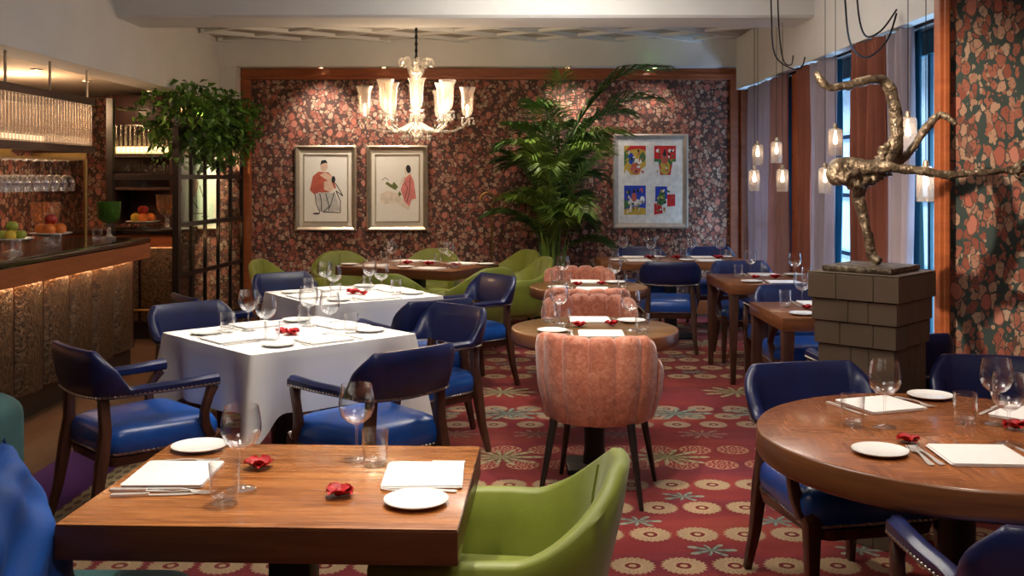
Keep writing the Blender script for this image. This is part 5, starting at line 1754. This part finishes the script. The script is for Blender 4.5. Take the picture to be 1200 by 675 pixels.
ch = [
    # 0.. torso: pelvis to chest (upside-down crouch), root at the pelvis
    [(sc(1046, 190, 0.02), 0.040), (sc(1030, 204, 0.01), 0.042), (sc(1012, 203, 0.0), 0.050), (sc(996, 196, -0.01), 0.052), (sc(986, 190, -0.02), 0.030),
     (sc(978, 192, -0.03), 0.040), (sc(976, 206, -0.04), 0.050), (sc(980, 219, -0.04), 0.034)],
    # supporting arm down to the plinth
    [('j', 2), (sc(1005, 226, 0.0), 0.030), (sc(1009, 246, 0.0), 0.026), (sc(1015, 266, 0.0), 0.021), (sc(1020, 288, 0.0), 0.020), (sc(1023, 302, 0.0), 0.026), (sc(1028, 307, -0.04), 0.018)],
    # long arm stretched to the right
    [('j', 3), (sc(1030, 196, -0.06), 0.026), (sc(1062, 200, -0.08), 0.021), (sc(1098, 205, -0.09), 0.019), (sc(1135, 203, -0.10), 0.015), (sc(1163, 200, -0.11), 0.014), (sc(1174, 200, -0.11), 0.019)],
    # leg bent up, over to the left, foot in the air
    [('j', 0), (sc(1052, 172, 0.03), 0.036), (sc(1054, 150, 0.03), 0.031), (sc(1051, 122, 0.03), 0.028), (sc(1045, 100, 0.03), 0.027), (sc(1036, 91, 0.03), 0.026), (sc(1015, 95, 0.0), 0.021), (sc(992, 101, -0.02), 0.020), (sc(970, 104, -0.03), 0.018), (sc(960, 99, -0.04), 0.020), (sc(953, 84, -0.04), 0.014)],
    # other leg, knee high on the right
    [('j', 0), (sc(1059, 188, 0.06), 0.026), (sc(1070, 182, 0.07), 0.020), (sc(1086, 160, 0.08), 0.018), (sc(1103, 138, 0.08), 0.019), (sc(1112, 133, 0.08), 0.018), (sc(1122, 139, 0.06), 0.013), (sc(1126, 146, 0.05), 0.011)],
    # fingers of the outstretched hand
    [('j', 19), (sc(1182, 190, -0.11), 0.008), (sc(1187, 187, -0.11), 0.006)],
    [('j', 19), (sc(1186, 196, -0.10), 0.008), (sc(1195, 195, -0.09), 0.006)],
    [('j', 19), (sc(1187, 201, -0.11), 0.008), (sc(1197, 203, -0.11), 0.006)],
    [('j', 19), (sc(1184, 206, -0.12), 0.008), (sc(1193, 210, -0.12), 0.006)],
    [('j', 19), (sc(1174, 208, -0.13), 0.008), (sc(1182, 212, -0.13), 0.006)],
]
skin_body(ch, 'figure', MAT['bronze'], t)
# ragged cloth and locks around the upper body, one lumpy mass
skin_body([[(sc(974, 192, -0.05), 0.040), (sc(984, 206, -0.05), 0.050), (sc(1000, 209, -0.03), 0.050), (sc(1018, 209, 0.0), 0.046), (sc(1033, 198, 0.0), 0.036), (sc(1040, 180, 0.02), 0.030), (sc(1046, 168, 0.03), 0.022)]], 'drapery', MAT['bronze'], t, 3, 0.030, 26.0)

# ------------------------------------------------------------------ palm
t = thing('potted_palm', 'tall feathery palm in a teal pot before the wallpapered wall', 'palm', (0.44, 10.98, 0))
MB().lathe([(0.17, 0.0), (0.19, 0.02), (0.235, 0.40), (0.25, 0.44), (0.25, 0.46), (0.225, 0.46), (0.215, 0.42), (0.0001, 0.42)], 32, cap=False).build('pot', MAT['teal_pot'], t, angle=40)
MB().lathe([(0.0001, 0.425), (0.212, 0.425), (0.212, 0.43), (0.0001, 0.435)], 24).build('soil', MAT['soil'], t)
rp = random.Random(11)
def frond(az, rise, length, droop, base, mat, leaflen=0.36, nl=22, name='frond', wid=0.016):
    """arching feather frond; az = compass of its lean, rise = start angle above the horizon"""
    m = MB()
    pts = []
    d = Vector((math.cos(az) * math.cos(rise), math.sin(az) * math.cos(rise), math.sin(rise)))
    p = Vector(base)
    n = 16
    for i in range(n + 1):
        pts.append(p.copy())
        p = p + d * (length / n)
        d = (d + Vector((0, 0, -droop * (0.15 + 1.1 * (i / n) ** 1.3) / n))).normalized()
    m.tube(pts, [0.009 * (1 - 0.8 * i / n) + 0.0015 for i in range(n + 1)], 6)
    st0 = int(n * 0.34)
    for k in range(nl):
        q = k / (nl - 1)
        f = st0 + (n - st0) * q
        i = min(n - 1, int(f))
        pp = pts[i].lerp(pts[i + 1], f - i)
        tg = (pts[i + 1] - pts[i]).normalized()
        sd = tg.cross(Vector((0, 0, 1)))
        if sd.length < 0.05:
            sd = Vector((-math.sin(az), math.cos(az), 0))
        sd.normalize()
        up = sd.cross(tg).normalized()
        ll = leaflen * (0.55 + 0.6 * math.sin(PI * (0.12 + 0.80 * q)))
        for s in (-1, 1):
            dd = (tg * (0.55 + 0.5 * q) + sd * s * (1.0 - 0.35 * q) + up * rp.uniform(0.0, 0.35)).normalized()
            a = pp
            b = a + dd * ll * 0.5
            c = b + (dd + Vector((0, 0, -0.40 - rp.uniform(0, 0.3)))).normalized() * ll * 0.5
            w = dd.cross(Vector((0, 0, 1)))
            if w.length < 0.05:
                w = tg.copy()
            w = w.normalized() * wid
            m.add([a - w * 0.35, a + w * 0.35, b - w + Vector((0, 0, 0.006)), b + w + Vector((0, 0, 0.006)), b - Vector((0, 0, 0.004)), c], [(0, 4, 2), (0, 1, 4), (1, 3, 4), (2, 4, 5), (4, 3, 5)])
    for v in m.v:
        v.y = min(v.y, 0.52 + 0.02 * math.sin(v.x * 40 + v.z * 31))
        if v.y > 0.31:
            v.z = min(v.z, 2.74 + 0.01 * math.sin(v.x * 50))
        v.z = min(v.z, 2.74 + 0.02 * math.sin(v.x * 47))
    m.build(name, mat, t, smooth=False, recalc=False)
# canes
canes = [(-0.05, 0.0, 1.55), (0.05, 0.03, 1.35), (0.0, -0.06, 1.1), (0.09, -0.03, 0.9), (-0.10, 0.05, 0.95), (-0.02, 0.08, 1.7)]
for x, y, h in canes:
    pts = [(x * 0.8 + 0.01 * math.sin(z * 5 + x * 30), y * 0.8, 0.425 + z * (h - 0.0)) for z in (0, 0.2, 0.4, 0.6, 0.8, 1.0)]
    MB().tube(pts, [0.022, 0.020, 0.018, 0.018, 0.016, 0.013], 8).build('cane', MAT['stem'], t)
# the two long fronds that arch over to the right, then the dense crown
frond(R(3), R(62), 1.62, 2.75, (0.03, 0.0, 1.72), MAT['leaf'], 0.46, 30, 'frond', 0.013)
frond(R(-12), R(56), 1.30, 2.55, (0.05, 0.0, 1.66), MAT['leaf'], 0.42, 28, 'frond', 0.013)
for k in range(46):
    q = k / 45.0
    h0 = 0.72 + 1.15 * q + rp.uniform(-0.09, 0.09)
    az = k * 137.5 + rp.uniform(-25, 25)
    toward = math.sin(R(az))            # negative leans to the room
    ri = rp.uniform(28, 62) + 14 * q
    ln = rp.uniform(0.66, 0.98) * (1.0 - 0.12 * abs(q - 0.45))
    if toward > 0.3:
        ln *= 0.72
    if math.cos(R(az)) > 0.6 and q < 0.35:
        ln *= 0.75
    bx, by = rp.uniform(-0.07, 0.07), rp.uniform(-0.06, 0.06)
    frond(R(az), R(ri), ln, rp.uniform(1.7, 2.9), (bx, by, h0), MAT['leaf_light'] if (toward < -0.35 and rp.random() < 0.6) else MAT['leaf'], rp.uniform(0.26, 0.34), 26, 'frond', 0.0115)  # paler leaf colour on many fronds that lean to the room
for k in range(16):     # upright grassy shoots at the base
    a = rp.uniform(0, 2 * PI)
    x, y = 0.13 * math.cos(a), 0.13 * math.sin(a)
    m = MB()
    hgt = rp.uniform(0.35, 0.7)
    pts = [Vector((x * (1 + 0.8 * q * q), y * (1 + 0.8 * q * q), 0.43 + hgt * q)) for q in (0, 0.3, 0.6, 0.85, 1.0)]
    w = Vector((-math.sin(a), math.cos(a), 0))
    m.grid([[p - w * wd, p, p + w * wd] for p, wd in zip(pts, (0.008, 0.014, 0.013, 0.008, 0.001))])
    m.build('shoot', MAT['leaf_light'], t, smooth=False, recalc=False)

# slim brass stand with a curled top beside the palm
t = thing('brass_stand', 'slim brass stand with a curled top left of the palm', 'stand', (-0.22, 11.30, 0))
MB().lathe([(0.11, 0.0), (0.11, 0.012), (0.03, 0.03), (0.013, 0.06)], 24).build('base', MAT['brass'], t)
MB().tube([(0, 0, 0.05), (0, 0, 1.25)], 0.011, 8).build('pole', MAT['brass'], t)
pts = [(0.0, 0, 1.25)] + [(-0.05 + 0.075 * math.cos(a), 0, 1.315 + 0.07 * math.sin(a)) for a in [R(-20 + 24 * i) for i in range(10)]]
MB().tube(pts, [0.011] + [0.013] * 8 + [0.018, 0.020], 8).build('curled_top', MAT['brass'], t)

# ------------------------------------------------------------------ chandelier
CX, CY = -0.90, 9.62
t = thing('chandelier', 'crystal chandelier with glass tulip shades hanging from a dark chain', 'chandelier', (CX, CY, 0))
MB().lathe([(0.0001, 3.034), (0.07, 3.034), (0.06, 3.00), (0.02, 2.98), (0.0001, 2.98)], 20, cap=False).build('ceiling_rose', MAT['brass'], t)
chn = MB()
for i in range(10):
    z = 2.965 - i * 0.032
    ring = []
    for k in range(11):
        a = 2 * PI * k / 10
        ring.append((0.012 * math.cos(a) * (1 if i % 2 else 0), 0.012 * math.cos(a) * (0 if i % 2 else 1), z + 0.022 * math.sin(a)))
    chn.tube(ring, 0.0045, 5)
chn.tube([(0, 0, 2.99), (0, 0, 2.62)], 0.010, 6)
chn.build('chain', MAT['black_metal'], t)
MB().lathe([(0.03, 2.66), (0.045, 2.63), (0.02, 2.60), (0.05, 2.55), (0.065, 2.53), (0.02, 2.50), (0.016, 2.40), (0.03, 2.36), (0.018, 2.30), (0.016, 2.20), (0.045, 2.15), (0.075, 2.10), (0.05, 2.04), (0.085, 2.00), (0.055, 1.95), (0.02, 1.93), (0.03, 1.90), (0.0001, 1.87)], 20).build('stem', MAT['crystal'], t, angle=60)
for k in range(8):
    a = 2 * PI * k / 8 + 0.2
    c, s = math.cos(a), math.sin(a)
    pts = [(c * r, s * r, z) for r, z in ((0.02, 2.47), (0.06, 2.53), (0.08, 2.61), (0.11, 2.66), (0.145, 2.66), (0.165, 2.625), (0.15, 2.59), (0.13, 2.60))]
    MB().tube(pts, [0.010, 0.014, 0.016, 0.016, 0.014, 0.012, 0.010, 0.006], 7).build('crown_plume', MAT['crystal'], t)
tulip = [(r_ * 1.22, z_ * 1.55) for r_, z_ in [(0.020, 0.0), (0.036, 0.012), (0.046, 0.05), (0.047, 0.10), (0.052, 0.145), (0.068, 0.175), (0.066, 0.176), (0.050, 0.145), (0.045, 0.10), (0.044, 0.05), (0.034, 0.014), (0.020, 0.003)]]
NA = 12
for k in range(NA):
    a = 2 * PI * k / NA + 0.11
    c, s = math.cos(a), math.sin(a)
    rr_ = 0.48 if k % 2 == 0 else 0.33
    z0 = 2.13 if k % 2 == 0 else 2.18
    pts = [(c * r, s * r, z) for r, z in ((0.05, 2.06), (0.12, 2.02), (0.20, 1.985), (rr_ * 0.72, 1.985), (rr_ * 0.92, 2.03), (rr_, 2.09), (rr_, z0 - 0.03))]
    arm = MB().tube(pts, [0.010, 0.011, 0.011, 0.011, 0.010, 0.009, 0.009], 8).build('arm', MAT['crystal'], t)
    T = Matrix.Translation((c * rr_, s * rr_, z0))
    MB().lathe([(0.0001, -0.035), (0.055, -0.03), (0.066, -0.018), (0.064, -0.014), (0.02, -0.018), (0.018, 0.0), (0.0001, 0.0)], 18, T, cap=False).build('drip_pan', MAT['crystal'], arm)
    MB().lathe(tulip, 22, T, cap=False).build('shade', MAT['shade_glass'], arm, angle=60)
    MB().lathe([(0.008, 0.0), (0.008, 0.04), (0.013, 0.055), (0.015, 0.075), (0.009, 0.10), (0.0005, 0.115)], 10, T).build('bulb', MAT['bulb'], arm)
    for j in range(5):
        dr = MB()
        aa = 2 * PI * j / 5
        x, y = c * rr_ + 0.060 * math.cos(aa), s * rr_ + 0.060 * math.sin(aa)
        dr.tube([(x, y, z0 - 0.018), (x, y, z0 - 0.055)], 0.0018, 4)
        dr.ball((x, y, z0 - 0.07), 0.011, 6, 1.7)
        dr.build('crystal_drop', MAT['crystal'], arm, smooth=False)
for k in range(12):       # festoon of drops under the body
    a = 2 * PI * k / 12
    c, s = math.cos(a), math.sin(a)
    m = MB()
    m.tube([(c * 0.085, s * 0.085, 2.0), (c * 0.12, s * 0.12, 1.965), (c * 0.13, s * 0.13, 1.94)], 0.003, 5)
    m.ball((c * 0.13, s * 0.13, 1.925), 0.014, 6, 1.8)
    m.build('crystal_drop', MAT['crystal'], t, smooth=False)

# ------------------------------------------------------------------ glass pendants by the windows
def pendant(u, v, y, label, wire_dx=0.0):
    p = ad(u, v, y)
    t = thing('glass_pendant', label, 'pendant lamp', p, 0, 'glass pendant lamps')
    MB().lathe([(0.048, -0.10), (0.050, -0.095), (0.050, 0.07), (0.044, 0.088), (0.012, 0.098), (0.010, 0.096), (0.042, 0.085), (0.047, 0.07), (0.047, -0.098)], 20, cap=False).build('glass_shade', MAT['shade_glass'], t, angle=50)
    MB().lathe([(0.0001, 0.08), (0.016, 0.08), (0.018, 0.105), (0.012, 0.125), (0.003, 0.13)], 14).build('cap', MAT['silver_frame'], t)
    MB().lathe([(0.0001, -0.02), (0.014, -0.012), (0.017, 0.01), (0.012, 0.035), (0.006, 0.06), (0.006, 0.08)], 12).build('bulb', MAT['pendant_bulb'], t)
    ztop = (2.519 if p.x > 2.48 else 3.099) - p.z
    MB().tube([(0, 0, 0.128), (0, 0, ztop)], 0.0025, 5).build('wire', MAT['black_metal'], t)
pend = [(888, 181, 9.5, 'upper left glass pendant before the back right curtain'), (910, 178, 9.1, 'upper glass pendant on the dusty rose curtain'),
        (884, 211, 9.2, 'lowest left glass pendant next to the orange trim'), (917, 211, 8.7, 'glass pendant hanging before the dark blue window gap'),
        (967, 211, 7.6, 'glass pendant left of the bronze head'), (979, 166, 7.2, 'glass pendant just above the bronze head'),
        (1064, 156, 5.9, 'glass pendant above the outstretched bronze arm'), (1085, 215, 5.6, 'glass pendant beside the pier casing under the bronze arm')]
for u, v, y, s in pend:
    pendant(u, v, y, 'small ' + s)
# looping power cords of the pendants
for i, (pts, s) in enumerate([([(1.92, 7.6, 3.098), (1.95, 7.7, 2.80), (2.05, 8.0, 2.52), (2.25, 8.3, 2.44), (2.40, 8.5, 2.46), (2.46, 8.6, 2.56)], 'thin dark cord looping down left of the sculpture foot'),
                              ([(1.90, 5.9, 3.098), (1.95, 6.0, 2.62), (2.05, 6.2, 2.36), (2.22, 6.4, 2.30), (2.38, 6.5, 2.42), (2.46, 6.55, 2.60)], 'thin dark cord swagged to the soffit above the bronze knee'),
                              ([(2.12, 6.3, 3.098), (2.14, 6.35, 2.66), (2.22, 6.45, 2.45), (2.34, 6.5, 2.48), (2.45, 6.52, 2.62)], 'shorter dark cord swagged next to the longer one above the sculpture'),
                              ([(2.02, 7.8, 3.098), (2.06, 7.9, 2.70), (2.2, 8.3, 2.50), (2.40, 8.8, 2.52), (2.47, 9.0, 2.62)], 'second thin dark cord trailing towards the far windows')]):
    # smooth with Catmull-Rom
    P_ = [Vector(p) for p in pts]
    out = []
    for a in range(len(P_) - 1):
        p0, p1, p2, p3 = P_[max(0, a - 1)], P_[a], P_[a + 1], P_[min(len(P_) - 1, a + 2)]
        for q in range(6):
            x = q / 6
            out.append(0.5 * ((2 * p1) + (p2 - p0) * x + (2 * p0 - 5 * p1 + 4 * p2 - p3) * x * x + (3 * p1 - p0 - 3 * p2 + p3) * x ** 3))
    out.append(P_[-1])
    o = MB().tube(out, 0.006, 6).build('power_cord', MAT['black_metal'])
    tag(o, s, 'cord', 'pendant cords')

# ------------------------------------------------------------------ light
def spot(loc, target, watts, angle, blend=0.6, color=(1.0, 0.87, 0.72), size=0.05):
    l = bpy.data.lights.new('ceiling_spot', 'SPOT')
    l.energy = watts
    l.spot_size = R(angle)
    l.spot_blend = blend
    l.color = color
    l.shadow_soft_size = size
    o = bpy.data.objects.new('ceiling_spot', l)
    COL.objects.link(o)
    o.location = loc
    o.rotation_euler = (Vector(target) - Vector(loc)).to_track_quat('-Z', 'Y').to_euler()
    return o
def area(loc, target, watts, sx, sy, color):
    l = bpy.data.lights.new('area_light', 'AREA')
    l.shape = 'RECTANGLE'
    l.size, l.size_y = sx, sy
    l.energy = watts
    l.color = color
    o = bpy.data.objects.new('area_light', l)
    COL.objects.link(o)
    o.location = loc
    o.rotation_euler = (Vector(target) - Vector(loc)).to_track_quat('-Z', 'Y').to_euler()
    return o
def point(loc, watts, color=(1.0, 0.7, 0.42), size=0.06):
    l = bpy.data.lights.new('lamp_point', 'POINT')
    l.energy = watts
    l.color = color
    l.shadow_soft_size = size
    o = bpy.data.objects.new('lamp_point', l)
    COL.objects.link(o)
    o.location = loc
    return o
WARM = (1.0, 0.74, 0.48)
# table spots in the ceiling
spot((-0.55, 2.9, 3.08), (-0.55, 2.72, 0.75), 135, 40)
spot((0.1, 3.1, 3.08), (0.43, 4.85, 0.55), 130, 34)
spot((1.45, 3.1, 3.08), (1.36, 3.2, 0.75), 88, 46)
spot((-1.15, 5.2, 3.08), (-1.15, 5.25, 0.75), 230, 36)
spot((-1.05, 7.0, 3.08), (-1.08, 7.02, 0.75), 220, 34)
spot((-0.6, 9.25, 3.02), (-0.7, 9.3, 0.75), 110, 50)
spot((0.46, 5.2, 3.08), (0.44, 5.25, 0.75), 110, 34)
spot((0.55, 7.3, 3.08), (0.56, 7.3, 0.75), 90, 38)
spot((1.75, 9.6, 3.02), (1.6, 9.95, 0.75), 50, 50)
spot((0.25, 2.6, 3.08), (0.1, 2.80, 0.7), 40, 36)
# picture and wall washers from the fascia
for x in (-2.13, -1.43, 0.62, 1.55):
    spot((x, 11.15, 2.775), (x, 11.6, 1.9), 42, 88, 0.9)
spot((0.35, 10.2, 3.03), (0.42, 10.85, 1.4), 90, 60)
# accent on the sculpture and pier
spot((-0.5, 2.6, 3.05), (1.80, 4.8, 1.75), 640, 27, 0.8, (1.0, 0.80, 0.60), 0.03)
# daylight through the windows
for y0, y1 in wins:
    area((4.3, (y0 + y1) / 2, 4.4), (2.2, (y0 + y1) / 2, 1.0), 750, 1.6, 1.6, (0.66, 0.83, 1.0))
    area((4.4, (y0 + y1) / 2, -0.5), (2.5, (y0 + y1) / 2, 2.3), 160, 1.6, 1.0, (0.55, 0.78, 1.0))
# chandelier and bar lamps, then lights added to brighten dim areas
point((CX, CY, 2.30), 30, (1.0, 0.72, 0.45), 0.25)
point((-4.3, 8.9, 2.2), 34, (1.0, 0.62, 0.34), 0.2)
spot((-3.43, 10.75, 2.39), (-3.45, 11.6, 1.35), 330, 95, 0.8, (1.0, 0.80, 0.55))  # added spot, brightens the wall behind the glass partition
for x, y, w_ in ((0.6, 1.0, 22), (0.0, 4.0, 18), (0.8, 6.8, 16)):
    area((x, y, 3.08), (x, y, 0.0), w_, 1.0, 1.0, (1.0, 0.91, 0.80))  # soft fill added under the ceiling, no fixture there

# added fill lights without fixtures, facing up to brighten the ceiling
for x, y, w_ in ((-0.4, 3.6, 26), (0.3, 7.2, 26)):
    area((x, y, 2.5), (x, y, 3.1), w_, 1.2, 1.2, (1.0, 0.93, 0.84))

# ------------------------------------------------------------------ world, camera, view
w = bpy.data.worlds.new('World')
S.world = w
w.use_nodes = True
nt = w.node_tree
bg = nt.nodes['Background']
bg.inputs[0].default_value = (0.30, 0.60, 0.82, 1)
bg.inputs[1].default_value = 0.75
cam = bpy.data.cameras.new('camera')
cam.sensor_width = 36.0
cam.lens = 36.0
cam.shift_y = -(337.5 - 208.0) / 1200.0
cam.clip_start = 0.05
co = bpy.data.objects.new('camera', cam)
COL.objects.link(co)
co.location = (0, 0, EYE)
co.rotation_euler = (PI / 2, 0, 0)
S.camera = co
S.view_settings.view_transform = 'Standard'
S.view_settings.look = 'None'
S.view_settings.exposure = 0.55
S.view_settings.gamma = 1.0
S.view_settings.use_curve_mapping = False
S.cycles.use_denoising = True
S.cycles.max_bounces = 10
S.cycles.transparent_max_bounces = 24
S.cycles.diffuse_bounces = 4
S.cycles.glossy_bounces = 4
S.cycles.caustics_reflective = False
S.cycles.caustics_refractive = False
S.cycles.sample_clamp_indirect = 6.0
